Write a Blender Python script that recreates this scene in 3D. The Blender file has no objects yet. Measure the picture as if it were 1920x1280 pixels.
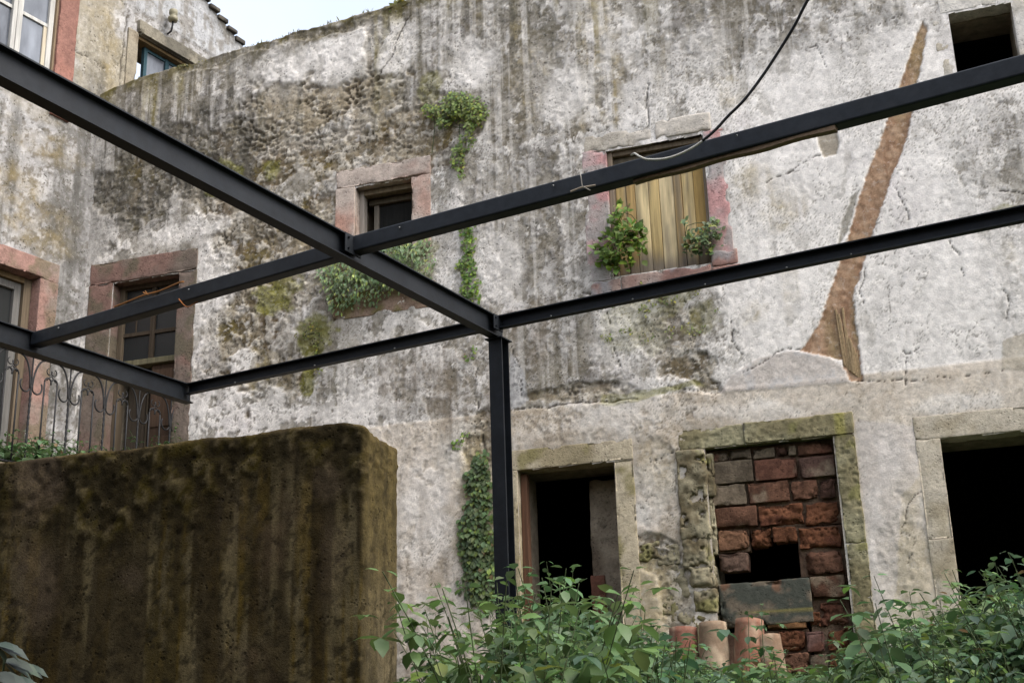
import bpy, math, random
import numpy as np
from mathutils import Vector, Matrix
S = bpy.context.scene
C = S.collection
rad = math.radians

# ------------------------------------------------------------ camera, world, sun, exposure
f_px = 2429.0
PITCH, ROLL = rad(18.05), rad(-1.68)
cp, sp = math.cos(PITCH), math.sin(PITCH)
Fv = np.array([0, cp, sp]); U0 = np.array([0, -sp, cp]); R0 = np.array([1.0, 0, 0])
Rv = math.cos(ROLL)*R0 + math.sin(ROLL)*U0
Uv = -math.sin(ROLL)*R0 + math.cos(ROLL)*U0
cam_d = bpy.data.cameras.new('camera'); cam = bpy.data.objects.new('camera', cam_d); C.objects.link(cam)
cam_d.sensor_width = 36; cam_d.lens = f_px/1920*36; cam_d.clip_end = 2000; cam_d.clip_start = 0.05
cam.matrix_world = Matrix(((Rv[0], Uv[0], -Fv[0], 0), (Rv[1], Uv[1], -Fv[1], 0), (Rv[2], Uv[2], -Fv[2], 0), (0, 0, 0, 1)))
S.camera = cam

SUN_EL, SUN_AZ = rad(52), rad(118)       # azimuth clockwise from +Y: from the right, a little behind the camera
w = bpy.data.worlds.new('World'); S.world = w; w.use_nodes = True
nt = w.node_tree; nt.nodes.clear()
wo = nt.nodes.new('ShaderNodeOutputWorld'); bg = nt.nodes.new('ShaderNodeBackground')
sky = nt.nodes.new('ShaderNodeTexSky'); sky.sky_type = 'NISHITA'; sky.sun_disc = False
sky.sun_elevation = SUN_EL; sky.sun_rotation = SUN_AZ; sky.dust_density = 4; sky.air_density = 1.0; sky.ozone_density = 1.0
hs = nt.nodes.new('ShaderNodeHueSaturation'); hs.inputs['Saturation'].default_value = 0.5
tc = nt.nodes.new('ShaderNodeTexCoord'); cn = nt.nodes.new('ShaderNodeTexNoise'); cn.inputs['Scale'].default_value = 2.2
cn.inputs['Detail'].default_value = 6
cr = nt.nodes.new('ShaderNodeMapRange'); cr.inputs['From Min'].default_value = .35; cr.inputs['From Max'].default_value = .7
cr.inputs['To Min'].default_value = 1.9; cr.inputs['To Max'].default_value = 2.6
mul = nt.nodes.new('ShaderNodeVectorMath'); mul.operation = 'SCALE'
L = nt.links.new
L(tc.outputs['Generated'], cn.inputs['Vector']); L(cn.outputs['Fac'], cr.inputs['Value'])
L(sky.outputs[0], hs.inputs['Color']); L(hs.outputs[0], mul.inputs[0]); L(cr.outputs[0], mul.inputs['Scale'])
L(mul.outputs[0], bg.inputs['Color']); bg.inputs['Strength'].default_value = 0.11
L(bg.outputs[0], wo.inputs['Surface'])
sd = bpy.data.lights.new('sun', 'SUN'); sd.energy = 0.6; sd.angle = rad(35); sd.color = (1.0, .95, .88)
sun = bpy.data.objects.new('sun', sd); C.objects.link(sun)
dv = Vector((math.sin(SUN_AZ)*math.cos(SUN_EL), math.cos(SUN_AZ)*math.cos(SUN_EL), math.sin(SUN_EL)))
sun.rotation_euler = dv.to_track_quat('Z', 'Y').to_euler()
sun.location = (6, -4, 12)
S.view_settings.view_transform = 'Standard'; S.view_settings.look = 'None'
S.view_settings.exposure = 0.84; S.view_settings.gamma = 1.0

# ------------------------------------------------------------ surveying: photo pixel -> point on a plane of the place
def ray(x, y): return Fv + Rv*((x-960)/f_px) + Uv*(-(y-640)/f_px)
def on_z(x, y, z): r = ray(x, y); return r*(z/r[2])
class Plane:
    """vertical plane; local x runs along it, local y goes into it, z up (world z)"""
    def __init__(s, org, yaw):
        s.o = np.array([org[0], org[1], 0.0]); s.yaw = yaw
        s.e = np.array([math.cos(yaw), math.sin(yaw), 0]); s.n = np.array([-math.sin(yaw), math.cos(yaw), 0])
    def at(s, x, y, d=0.0):
        """local (u, z) of the pixel on the plane standing d in front of this one"""
        o = s.o - s.n*d
        r = ray(x, y); p = r*((o@s.n)/(r@s.n)); return float((p-s.o)@s.e), float(p[2])
    def pt(s, u, y, z): return s.o + s.e*u + s.n*y + np.array([0, 0, z])
MW = Plane((0.84448, 10.96754), rad(-18))           # the main facade
cor = MW.pt(-5.55, 0, 0)
LW = Plane(cor, rad(59))                            # the left house wall, meets it in the corner
CWp = ray(686, 776); CWp = CWp*(5/np.hypot(CWp[0], CWp[1]))
CW = Plane(CWp, rad(-18))                           # the free-standing concrete wall

# ------------------------------------------------------------ noise fields (numpy)
def _h(ix, iy, iz, seed):
    n = (ix*374761393 + iy*668265263 + iz*2147483647 + seed*974634777) & 0xffffffff
    n = ((n ^ (n >> 13))*1274126177) & 0xffffffff
    n = ((n ^ (n >> 15))*2246822519) & 0xffffffff
    return ((n ^ (n >> 16)) & 0xffffff)/float(0xffffff)
def vn(x, y, z=0.0, seed=0):
    x, y, z = np.broadcast_arrays(np.asarray(x, float), np.asarray(y, float), np.asarray(z, float))
    ix = np.floor(x).astype(np.int64); iy = np.floor(y).astype(np.int64); iz = np.floor(z).astype(np.int64)
    fx = x-ix; fy = y-iy; fz = z-iz
    fx = fx*fx*(3-2*fx); fy = fy*fy*(3-2*fy); flat = not np.any(fz); fz = fz*fz*(3-2*fz)
    def lay(k):
        a = _h(ix, iy, iz+k, seed); b = _h(ix+1, iy, iz+k, seed); c = _h(ix, iy+1, iz+k, seed); d = _h(ix+1, iy+1, iz+k, seed)
        return (a*(1-fx)+b*fx)*(1-fy) + (c*(1-fx)+d*fx)*fy
    return lay(0) if flat else lay(0)*(1-fz)+lay(1)*fz
def fbm(x, y, z=0.0, oct=4, seed=0, gain=.55):
    t = 0; a = 1; s = 0; k = 1.0
    for o in range(oct):
        t = t + a*vn(x*k+o*17.3, y*k+o*5.1, z*k, seed+o); s += a; a *= gain; k *= 2.03
    return t/s
def worley(x, y, seed=0):
    """F1, F2-F1"""
    ix = np.floor(x).astype(np.int64); iy = np.floor(y).astype(np.int64)
    f1 = np.full(x.shape, 9.0); f2 = np.full(x.shape, 9.0)
    for dx in (-1, 0, 1):
        for dy in (-1, 0, 1):
            cx = ix+dx+_h(ix+dx, iy+dy, 0*ix, seed); cy = iy+dy+_h(ix+dx, iy+dy, 0*ix+7, seed+3)
            d = np.hypot(x-cx, y-cy); f2 = np.minimum(f2, np.maximum(d, f1)); f1 = np.minimum(f1, d)
    return f1, f2-f1
def ss(a, b, x): t = np.clip((x-a)/(b-a), 0, 1); return t*t*(3-2*t)
def mixc(c, col, m): return c*(1-m[..., None]) + np.array(col)*m[..., None] if np.ndim(col) < 2 else c*(1-m[..., None]) + col*m[..., None]
def lin(r, g, b):
    return tuple(((v/255)/12.92 if v/255 <= .04045 else ((v/255+.055)/1.055)**2.4) for v in (r, g, b))

# ------------------------------------------------------------ object helpers
def tag(o, label=None, cat=None, group=None, kind=None):
    if label: o['label'] = label
    if cat: o['category'] = cat
    if group: o['group'] = group
    if kind: o['kind'] = kind
    return o
def empty(name, loc=(0, 0, 0), rz=0.0, parent=None):
    o = bpy.data.objects.new(name, None); C.objects.link(o); o.location = loc; o.rotation_euler = (0, 0, rz)
    o.empty_display_size = .2
    if parent: o.parent = parent
    return o
def mesh_np(name, V, F, mat, parent=None, cols=None, smooth=True, loc=None, rz=0):
    """V (n,3), F list of index tuples or (m,4)/(m,3) array"""
    me = bpy.data.meshes.new(name)
    V = np.asarray(V, np.float32)
    if isinstance(F, np.ndarray):
        k = F.shape[1]; me.vertices.add(len(V)); me.vertices.foreach_set('co', V.ravel())
        me.loops.add(F.size); me.loops.foreach_set('vertex_index', F.ravel().astype(np.int32))
        me.polygons.add(len(F)); me.polygons.foreach_set('loop_start', np.arange(0, F.size, k, dtype=np.int32))
        me.update(calc_edges=True)
    else:
        me.from_pydata([tuple(map(float, v)) for v in V], [], F)
    if cols is not None:
        a = me.color_attributes.new('tint', 'FLOAT_COLOR', 'POINT')
        cols = np.asarray(cols); c4 = np.ones((len(V), 4), np.float32); c4[:, :cols.shape[1]] = np.clip(cols, 0, 1); a.data.foreach_set('color', c4.ravel())
    me.polygons.foreach_set('use_smooth', np.full(len(me.polygons), smooth))
    me.validate(); me.update()
    o = bpy.data.objects.new(name, me); C.objects.link(o)
    if mat: me.materials.append(mat)
    if parent: o.parent = parent
    if loc is not None: o.location = loc
    o.rotation_euler = (0, 0, rz)
    return o
class MB:
    """collects shapes, links them as ONE mesh object"""
    def __init__(s): s.V = []; s.F = []; s.Cc = []; s.n = 0
    def add(s, V, F, col=None):
        V = np.asarray(V, float).reshape(-1, 3); F = [tuple(int(i)+s.n for i in f) for f in F]
        s.V.append(V); s.F += F; s.n += len(V)
        c = np.ones((len(V), 3))*(.5 if col is None else 1)
        if col is not None: c = c*np.asarray(col)
        s.Cc.append(c)
    def box(s, x0, x1, y0, y1, z0, z1, col=None, bev=0.0):
        if bev <= 0:
            V = [(x, y, z) for z in (z0, z1) for y in (y0, y1) for x in (x0, x1)]
            s.add(V, [(0, 2, 3, 1), (4, 5, 7, 6), (0, 1, 5, 4), (2, 6, 7, 3), (0, 4, 6, 2), (1, 3, 7, 5)], col)
        else: s.rough(x0, x1, y0, y1, z0, z1, res=9, r=bev, amp=0, col=col)
    def rough(s, x0, x1, y0, y1, z0, z1, res=.02, r=.012, amp=.006, freq=14, seed=0, col=None, chip=0.0, tilt=0.0, colf=None, crev=0.0):
        lo = np.array([x0, y0, z0]); hi = np.array([x1, y1, z1]); dim = hi-lo
        r = min(r, dim.min()*.49); ctr = (lo+hi)/2
        def ax(k):
            n = max(1, int(math.ceil((dim[k]-2*r)/res)))
            return np.concatenate([[lo[k], lo[k]+r*.3], np.linspace(lo[k]+r, hi[k]-r, n+1), [hi[k]-r*.3, hi[k]]])
        A = [ax(0), ax(1), ax(2)]
        for k in range(3):
            a, b = [i for i in range(3) if i != k]
            for side in (0, 1):
                P = np.zeros((len(A[a]), len(A[b]), 3)); P[..., a] = A[a][:, None]; P[..., b] = A[b][None, :]
                P[..., k] = (lo, hi)[side][k]
                q = np.clip(P, lo+r, hi-r); d = P-q; ln = np.linalg.norm(d, axis=-1, keepdims=True); ln[ln == 0] = 1
                nrm = d/ln; P = q+nrm*r
                if amp > 0:
                    f = fbm(P[..., 0]*freq, P[..., 1]*freq, P[..., 2]*freq, 4, seed)-.5
                    if crev > 0:
                        n2_ = fbm(P[..., 0]*freq*3+4, P[..., 1]*freq*3, P[..., 2]*freq*3, 4, seed+31)
                        f = f*1.3 - crev*.9*ss(.56, .70, n2_)
                    if chip > 0:
                        e = ((np.abs(P-ctr)/(dim/2)) > .0)
                        edge = np.sort(np.minimum(P-lo, hi-P), axis=-1)[..., 1]     # distance to the nearest edge
                        g = fbm(P[..., 0]*freq*.5+9, P[..., 1]*freq*.5, P[..., 2]*freq*.5, 3, seed+5)
                        f = f - chip/amp*ss(.05, 0, edge)*ss(.52, .68, g)
                    P = P+nrm*(f*2*amp)[..., None]
                if tilt:
                    dx = P[..., 0]-ctr[0]; dz = P[..., 2]-ctr[2]
                    P[..., 0] = ctr[0]+dx*math.cos(tilt)-dz*math.sin(tilt); P[..., 2] = ctr[2]+dx*math.sin(tilt)+dz*math.cos(tilt)
                na, nb = len(A[a]), len(A[b]); idx = np.arange(na*nb).reshape(na, nb)
                Q = np.stack([idx[:-1, :-1], idx[1:, :-1], idx[1:, 1:], idx[:-1, 1:]], -1).reshape(-1, 4)
                if (side == 0) ^ (k == 1): Q = Q[:, ::-1]
                c = colf(P.reshape(-1, 3)) if colf is not None else col
                s.add(P.reshape(-1, 3), Q.tolist(), c)
    def tube(s, pts, rr, seg=8, col=None, cap=True):
        pts = [np.asarray(p, float) for p in pts]; n = len(pts)
        rs = rr if hasattr(rr, '__len__') else [rr]*n
        V = []; up = None
        for i, p in enumerate(pts):
            t = pts[min(i+1, n-1)]-pts[max(i-1, 0)]; t = t/(np.linalg.norm(t)+1e-9)
            if up is None:
                up = np.array([0, 0, 1.0]) if abs(t[2]) < .9 else np.array([1.0, 0, 0])
            a = np.cross(up, t); a /= np.linalg.norm(a)+1e-9; b = np.cross(t, a); up = b
            for k in range(seg):
                th = 2*math.pi*k/seg; V.append(p+rs[i]*(math.cos(th)*a+math.sin(th)*b))
        F = []
        for i in range(n-1):
            for k in range(seg):
                k2 = (k+1) % seg; F.append((i*seg+k, i*seg+k2, (i+1)*seg+k2, (i+1)*seg+k))
        if cap: F.append(tuple(range(seg-1, -1, -1))); F.append(tuple((n-1)*seg+k for k in range(seg)))
        s.add(V, F, col)
    def build(s, name, mat, parent=None, smooth=False, loc=None, rz=0, weld=False):
        o = mesh_np(name, np.concatenate(s.V), s.F, mat, parent, np.concatenate(s.Cc), smooth, loc, rz)
        if weld:
            import bmesh
            bm = bmesh.new(); bm.from_mesh(o.data); bmesh.ops.remove_doubles(bm, verts=bm.verts, dist=.0006)
            bmesh.ops.recalc_face_normals(bm, faces=bm.faces)
            bm.to_mesh(o.data); bm.free()
        return o

# ------------------------------------------------------------ materials
def mat_new(name):
    m = bpy.data.materials.new(name); m.use_nodes = True; n = m.node_tree; n.nodes.clear()
    o = n.nodes.new('ShaderNodeOutputMaterial'); b = n.nodes.new('ShaderNodeBsdfPrincipled')
    n.links.new(b.outputs[0], o.inputs['Surface']); return m, n, b
def surf(name, base=None, var=.25, scale=30, rough=.9, bump=.3, bscale=60, spec=.25, fine=None, vstretch=1.0, dirt=None, dirtamt=.5, dist=.01, pores=0.0, pscale=30, flakes=0.0, fscale=26):
    """base None -> the baked 'tint' of the surface's own colour; noise modulates it; bump gives the grain"""
    m, n, b = mat_new(name); N = n.nodes.new; l = n.links.new
    tcn = N('ShaderNodeTexCoord'); mp = N('ShaderNodeMapping'); mp.inputs['Scale'].default_value = (1, 1, vstretch)
    l(tcn.outputs['Object'], mp.inputs['Vector'])
    if base is None: src = N('ShaderNodeAttribute'); src.attribute_name = 'tint'; so = src.outputs['Color']
    else: src = N('ShaderNodeRGB'); src.outputs[0].default_value = (*base, 1); so = src.outputs[0]
    n1 = N('ShaderNodeTexNoise'); n1.inputs['Scale'].default_value = scale; n1.inputs['Detail'].default_value = 8; n1.inputs['Roughness'].default_value = .65
    l(mp.outputs[0], n1.inputs['Vector'])
    r1 = N('ShaderNodeMapRange'); r1.inputs['From Min'].default_value = .3; r1.inputs['From Max'].default_value = .7
    r1.inputs['To Min'].default_value = 1-var; r1.inputs['To Max'].default_value = 1+var; l(n1.outputs['Fac'], r1.inputs['Value'])
    v = N('ShaderNodeVectorMath'); v.operation = 'SCALE'; l(so, v.inputs[0]); l(r1.outputs[0], v.inputs['Scale']); out = v.outputs[0]
    if dirt is not None:
        n3 = N('ShaderNodeTexNoise'); n3.inputs['Scale'].default_value = scale*.18; n3.inputs['Detail'].default_value = 6; n3.inputs['Roughness'].default_value = .7
        l(mp.outputs[0], n3.inputs['Vector'])
        r3 = N('ShaderNodeMapRange'); r3.inputs['From Min'].default_value = .48; r3.inputs['From Max'].default_value = .66
        r3.inputs['To Max'].default_value = dirtamt; l(n3.outputs['Fac'], r3.inputs['Value'])
        mx = N('ShaderNodeMix'); mx.data_type = 'RGBA'; l(r3.outputs[0], mx.inputs['Factor']); l(out, mx.inputs[6]); mx.inputs[7].default_value = (*dirt, 1); out = mx.outputs[2]
    ph = None
    def thr(sock, a, c):
        r = N('ShaderNodeMapRange'); r.interpolation_type = 'SMOOTHSTEP'; r.inputs['From Min'].default_value = a; r.inputs['From Max'].default_value = c; l(sock, r.inputs['Value']); return r.outputs[0]
    def math_(op, a, c):
        q = N('ShaderNodeMath'); q.operation = op
        for i_, v_ in enumerate((a, c)):
            if isinstance(v_, (int, float)): q.inputs[i_].default_value = v_
            else: l(v_, q.inputs[i_])
        return q.outputs[0]
    if pores or flakes:
        big_ = N('ShaderNodeTexNoise'); big_.inputs['Scale'].default_value = 1.7; big_.inputs['Detail'].default_value = 5; l(mp.outputs[0], big_.inputs['Vector'])
        msk = thr(big_.outputs['Fac'], .38, .62)
        wn = N('ShaderNodeTexNoise'); wn.inputs['Scale'].default_value = fscale; wn.inputs['Detail'].default_value = 9; wn.inputs['Roughness'].default_value = .68; l(mp.outputs[0], wn.inputs['Vector'])
        fl = math_('MULTIPLY', thr(wn.outputs['Fac'], .555, .585), math_('ADD', math_('MULTIPLY', msk, .8), .2))
        lt = thr(wn.outputs['Fac'], .44, .40)
        vo = N('ShaderNodeTexVoronoi'); vo.inputs['Scale'].default_value = pscale; l(mp.outputs[0], vo.inputs['Vector'])
        pn = N('ShaderNodeTexNoise'); pn.inputs['Scale'].default_value = 6; pn.inputs['Detail'].default_value = 3; l(mp.outputs[0], pn.inputs['Vector'])
        po = math_('MULTIPLY', thr(vo.outputs['Distance'], .30, .18), thr(pn.outputs['Fac'], .50, .60))
        if base is None: fl = math_('MULTIPLY', fl, src.outputs['Alpha']); po = math_('MULTIPLY', po, src.outputs['Alpha'])
        for fac_, colr, am in ((fl, (.105, .095, .078, 1), flakes), (lt, (.72, .70, .67, 1), flakes*.30), (po, (.045, .038, .028, 1), pores)):
            if am <= 0: continue
            g_ = math_('MULTIPLY', fac_, am); mx = N('ShaderNodeMix'); mx.data_type = 'RGBA'; l(g_, mx.inputs['Factor']); l(out, mx.inputs[6])
            if base is not None or name != 'weathered_plaster':
                sc_ = N('ShaderNodeVectorMath'); sc_.operation = 'SCALE'; l(out, sc_.inputs[0]); sc_.inputs['Scale'].default_value = .42 if colr[0] < .3 else 1.35; l(sc_.outputs[0], mx.inputs[7])
            else: mx.inputs[7].default_value = colr
            out = mx.outputs[2]
        ph = math_('ADD', math_('MULTIPLY', fl, -.55*flakes), math_('MULTIPLY', po, -1.6*pores))
    l(out, b.inputs['Base Color'])
    b.inputs['Roughness'].default_value = rough; b.inputs['Specular IOR Level'].default_value = spec
    if bump > 0:
        n2 = N('ShaderNodeTexNoise'); n2.inputs['Scale'].default_value = bscale; n2.inputs['Detail'].default_value = 10; n2.inputs['Roughness'].default_value = .7
        l(mp.outputs[0], n2.inputs['Vector']); bp = N('ShaderNodeBump'); bp.inputs['Strength'].default_value = bump; bp.inputs['Distance'].default_value = dist
        l(math_('ADD', n2.outputs['Fac'], ph) if ph is not None else n2.outputs['Fac'], bp.inputs['Height']); l(bp.outputs[0], b.inputs['Normal'])
    return m
M_plaster = surf('weathered_plaster', var=.13, scale=70, bump=.36, bscale=70, rough=.95, spec=.1, dist=.012, pores=.7, pscale=26, flakes=.55, fscale=20)
M_conc = surf('dark_mossy_concrete', var=.35, scale=90, bump=.6, bscale=110, rough=.95, spec=.1, pores=.6, pscale=40, flakes=.4, fscale=45)
M_stone = surf('weathered_stone', var=.2, scale=40, bump=.5, bscale=50, rough=.92, spec=.15, pores=.7, pscale=36, flakes=.5, fscale=24, dist=.014)
M_brick = surf('broken_clay_block', var=.3, scale=45, bump=.7, bscale=60, rough=.95, spec=.1, pores=.5, pscale=40, flakes=.6, fscale=26, dist=.014)
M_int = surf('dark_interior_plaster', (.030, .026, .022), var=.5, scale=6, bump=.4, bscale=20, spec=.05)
M_wood = surf('old_wood', var=.35, scale=30, bump=.4, bscale=60, rough=.85, vstretch=.06, spec=.2)
M_woodx = surf('old_wood_rail', var=.3, scale=40, bump=.4, bscale=60, rough=.85, spec=.2)
M_steel = surf('dark_painted_steel', (.0048, .0068, .0098), var=.5, scale=14, rough=.55, bump=.06, bscale=80, spec=.26, dirt=(.014, .0165, .020), dirtamt=.7)
M_steel2 = surf('lifted_box_steel', (.012, .0155, .020), var=.4, scale=18, rough=.55, bump=.06, bscale=80, spec=.3, dirt=(.026, .029, .033), dirtamt=.7)  # paler steel copy, colour raised to brighten the box beam's shaded front
M_iron = surf('wrought_iron', (.012, .012, .013), var=.3, scale=60, rough=.6, bump=.2, bscale=150, spec=.4)
M_soil = surf('soil', (.035, .028, .018), var=.5, scale=8, bump=.8, bscale=20, rough=1, spec=.05)
M_terra = surf('terracotta', var=.25, scale=25, bump=.35, bscale=60, rough=.85, dirt=(.22, .19, .14), dirtamt=.5)
M_cable = surf('cable_sheath', var=.1, scale=60, rough=.5, bump=0)
M_stem = surf('plant_stem', (.055, .075, .03), var=.3, scale=50, rough=.7, bump=0)
M_porc = surf('porcelain', (.22, .2, .13), var=.2, scale=30, rough=.4, bump=0)
def glass_mat():
    m, n, b = mat_new('dusty_window_glass'); N = n.nodes.new; l = n.links.new
    tcn = N('ShaderNodeTexCoord'); n1 = N('ShaderNodeTexNoise'); n1.inputs['Scale'].default_value = 5; n1.inputs['Detail'].default_value = 8
    mp = N('ShaderNodeMapping'); mp.inputs['Scale'].default_value = (1, 1, .35); l(tcn.outputs['Object'], mp.inputs[0]); l(mp.outputs[0], n1.inputs['Vector'])
    r = N('ShaderNodeValToRGB'); r.color_ramp.elements[0].color = (.03, .035, .045, 1); r.color_ramp.elements[1].color = (.20, .22, .25, 1)
    r.color_ramp.elements[0].position = .3; r.color_ramp.elements[1].position = .75
    l(n1.outputs['Fac'], r.inputs[0]); l(r.outputs[0], b.inputs['Base Color'])
    b.inputs['Roughness'].default_value = .22; b.inputs['Specular IOR Level'].default_value = .6; return m
M_glass = glass_mat()
def dark_glass():
    m, n, b = mat_new('dark_transom_glass'); b.inputs['Base Color'].default_value = (.018, .02, .02, 1); b.inputs['Roughness'].default_value = .3; return m
M_dglass = dark_glass()
def leaf_mat(name, rough=.5, trans=.25):
    m, n, b = mat_new(name); N = n.nodes.new; l = n.links.new
    a = N('ShaderNodeAttribute'); a.attribute_name = 'tint'
    l(a.outputs['Color'], b.inputs['Base Color']); b.inputs['Roughness'].default_value = rough; b.inputs['Specular IOR Level'].default_value = .4
    t = N('ShaderNodeBsdfTranslucent'); hsn = N('ShaderNodeHueSaturation'); hsn.inputs['Hue'].default_value = .485; hsn.inputs['Value'].default_value = 1.5
    l(a.outputs['Color'], hsn.inputs['Color']); l(hsn.outputs[0], t.inputs['Color'])
    mx = N('ShaderNodeMixShader'); mx.inputs[0].default_value = trans; l(b.outputs[0], mx.inputs[1]); l(t.outputs[0], mx.inputs[2])
    o = [x for x in n.nodes if x.type == 'OUTPUT_MATERIAL'][0]; l(mx.outputs[0], o.inputs['Surface']); return m
M_leaf = leaf_mat('leaf')

# ------------------------------------------------------------ ground
def ground_z(x, y):
    t = ss(2.5, 6.0, y); t2 = ss(6.0, 11.0, y)
    return -1.6 + 1.25*t + .75*t2 + .10*(vn(x*1.3, y*1.3, seed=4)-.5)
def build_ground():
    xs = np.concatenate([[-400, -60, -15], np.arange(-9, 9.01, .25), [15, 60, 400]]); ys = np.concatenate([[-400, -60, -10], np.arange(-3, 16.01, .25), [25, 60, 400]])
    X, Y = np.meshgrid(xs, ys); Z = ground_z(X, Y)
    idx = np.arange(X.size).reshape(X.shape); F = np.stack([idx[:-1, :-1], idx[:-1, 1:], idx[1:, 1:], idx[1:, :-1]], -1).reshape(-1, 4)
    tag(mesh_np('ground', np.stack([X, Y, Z], -1).reshape(-1, 3), F, M_soil), kind='structure')
build_ground()

# ------------------------------------------------------------ relief walls: dense grids with real relief and their own colour
def px_r(pl, x, y, rx, rz):
    a = pl.at(x, y); b = pl.at(x+1, y); c = pl.at(x, y+1)
    return a[0], a[1], rx*abs(b[0]-a[0]), rz*abs(c[1]-a[1])
class Field:
    def __init__(s, pl, Ug, Zg, seed):
        s.pl, s.U, s.Z, s.seed = pl, Ug, Zg, seed
        s.n1 = fbm(Ug*2.2, Zg*2.2, oct=5, seed=seed)-.5; s.n2 = fbm(Ug*7, Zg*7, oct=4, seed=seed+20)-.5
        s.wu = (fbm(Ug*1.4, Zg*1.4, oct=3, seed=seed+40)-.5)*.5; s.wz = (fbm(Ug*1.4, Zg*1.4, oct=3, seed=seed+60)-.5)*.5
    def blob(s, x, y, rx, rz, soft=.35, rag=1.3):
        u, z, a, b = px_r(s.pl, x, y, rx, rz)
        d = np.sqrt(((s.U+s.wu*.5-u)/a)**2+((s.Z+s.wz*.5-z)/b)**2)
        return ss(-soft, soft, 1-d+rag*s.n1+rag*.7*s.n2)
    def blobs(s, L, soft=.35, rag=1.3):
        m = np.zeros(s.U.shape)
        for q in L: m = np.maximum(m, s.blob(*q[:4], soft=soft, rag=rag)*(q[4] if len(q) > 4 else 1))
        return m
    def poly(s, pts, rag=.0, w=.01):
        """signed inside mask of a px polygon"""
        P = [s.pl.at(*p) for p in pts]; hf = fbm(s.U*24, s.Z*24, oct=4, seed=s.seed+80, gain=.7)-.5; U = s.U+rag*(s.n2*.7+s.n1*.2+hf*1.1); Z = s.Z+rag*np.roll(s.n2+hf, 37, 0)*.6
        ins = np.zeros(U.shape, bool); dm = np.full(U.shape, 9.0)
        for i in range(len(P)):
            (x1, y1), (x2, y2) = P[i], P[(i+1) % len(P)]
            c = ((y1 > Z) != (y2 > Z)) & (U < (x2-x1)*(Z-y1)/((y2-y1) if y2 != y1 else 1e-9)+x1); ins ^= c
            t = np.clip(((U-x1)*(x2-x1)+(Z-y1)*(y2-y1))/((x2-x1)**2+(y2-y1)**2+1e-12), 0, 1)
            dm = np.minimum(dm, np.hypot(U-x1-t*(x2-x1), Z-y1-t*(y2-y1)))
        sd_ = np.where(ins, dm, -dm); return ss(-w, w, sd_)
    def line(s, pts, width=.008, jag=.05, wn=.3):
        P = [s.pl.at(*p) for p in pts]; U = s.U+jag*s.n2*2; Z = s.Z+jag*np.roll(s.n2, 51, 1)*2
        dm = np.full(U.shape, 9.0)
        for (x1, y1), (x2, y2) in zip(P[:-1], P[1:]):
            t = np.clip(((U-x1)*(x2-x1)+(Z-y1)*(y2-y1))/((x2-x1)**2+(y2-y1)**2+1e-12), 0, 1)
            dm = np.minimum(dm, np.hypot(U-x1-t*(x2-x1), Z-y1-t*(y2-y1)))
        ww = width*(1+wn*3*s.n1)
        return ss(1.0, .35, dm/np.maximum(ww, .002))
def relief_object(name, U, Z, H, col, mat, parent, holes, topback=0.5, back_rows=14):
    """rows of the grid follow the wall's real top; extra rows turn over the top and run back. local: x=U, y=-H, z=Z"""
    nz, nu = U.shape
    X = U; Y = -H
    if topback:
        k = np.linspace(0, 1, back_rows)[1:]
        Xb = np.repeat(U[-1:, :], len(k), 0); Zb = np.repeat(Z[-1:, :], len(k), 0) + .03*np.sin(k*math.pi)[:, None] + .03*(fbm(Xb*6, k[:, None]*4+0*Xb, oct=3, seed=77)-.5)
        Yb = -H[-1:, :]*(1-k)[:, None]+k[:, None]*topback
        X = np.concatenate([X, Xb]); Y = np.concatenate([Y, Yb]); Z = np.concatenate([Z, Zb])
        cb = np.repeat(col[-1:, :, :], len(k), 0); col = np.concatenate([col, cb])
    n2, _ = X.shape; idx = np.arange(X.size).reshape(X.shape)
    F = np.stack([idx[:-1, :-1], idx[:-1, 1:], idx[1:, 1:], idx[1:, :-1]], -1)
    cu = (X[:-1, :-1]+X[1:, 1:])/2; cz = (Z[:-1, :-1]+Z[1:, 1:])/2; keep = np.ones(cu.shape, bool)
    for (a, b, c, d) in holes: keep &= ~((cu > a) & (cu < b) & (cz > c) & (cz < d))
    if topback: keep[nz-1:, :] = True
    F = F[keep]
    return mesh_np(name, np.stack([X, Y, Z], -1).reshape(-1, 3), F, mat, parent, col.reshape(-1, col.shape[-1]), True)

# main building ---------------------------------------------------------------
main = empty('ruined_building', tuple(MW.o), MW.yaw)
tag(main, 'tall abandoned building with peeling grey white plaster, brick filled doorway and empty windows', 'building')
at = MW.at
# openings in the facade, (u0, u1, z0, z1)
def rect(x0, y0, x1, y1): a = at(x0, y0); b = at(x1, y1); return a, b
DOOR = (-.87, .01, .30, 2.46)            # doorway behind the post
BRK = (.80, 1.87, .30, 2.49)             # bricked doorway
RDO = (2.69, 4.2, .30, 2.38)             # right doorway
W1 = (at(667, 360)[0], at(773, 340)[0], 4.72, 5.47)
W2 = (.09, 1.00, 4.14, 5.40)
W3 = (3.22, 3.75, 5.56, 6.15)
BDO = (-5.22, -4.43, 2.45, 4.86)         # balcony door
HOLES = [(a+.004, b-.004, c+.004, d-.004) for a, b, c, d in (DOOR, BRK, RDO, W1, W2, W3, BDO)]

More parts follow.
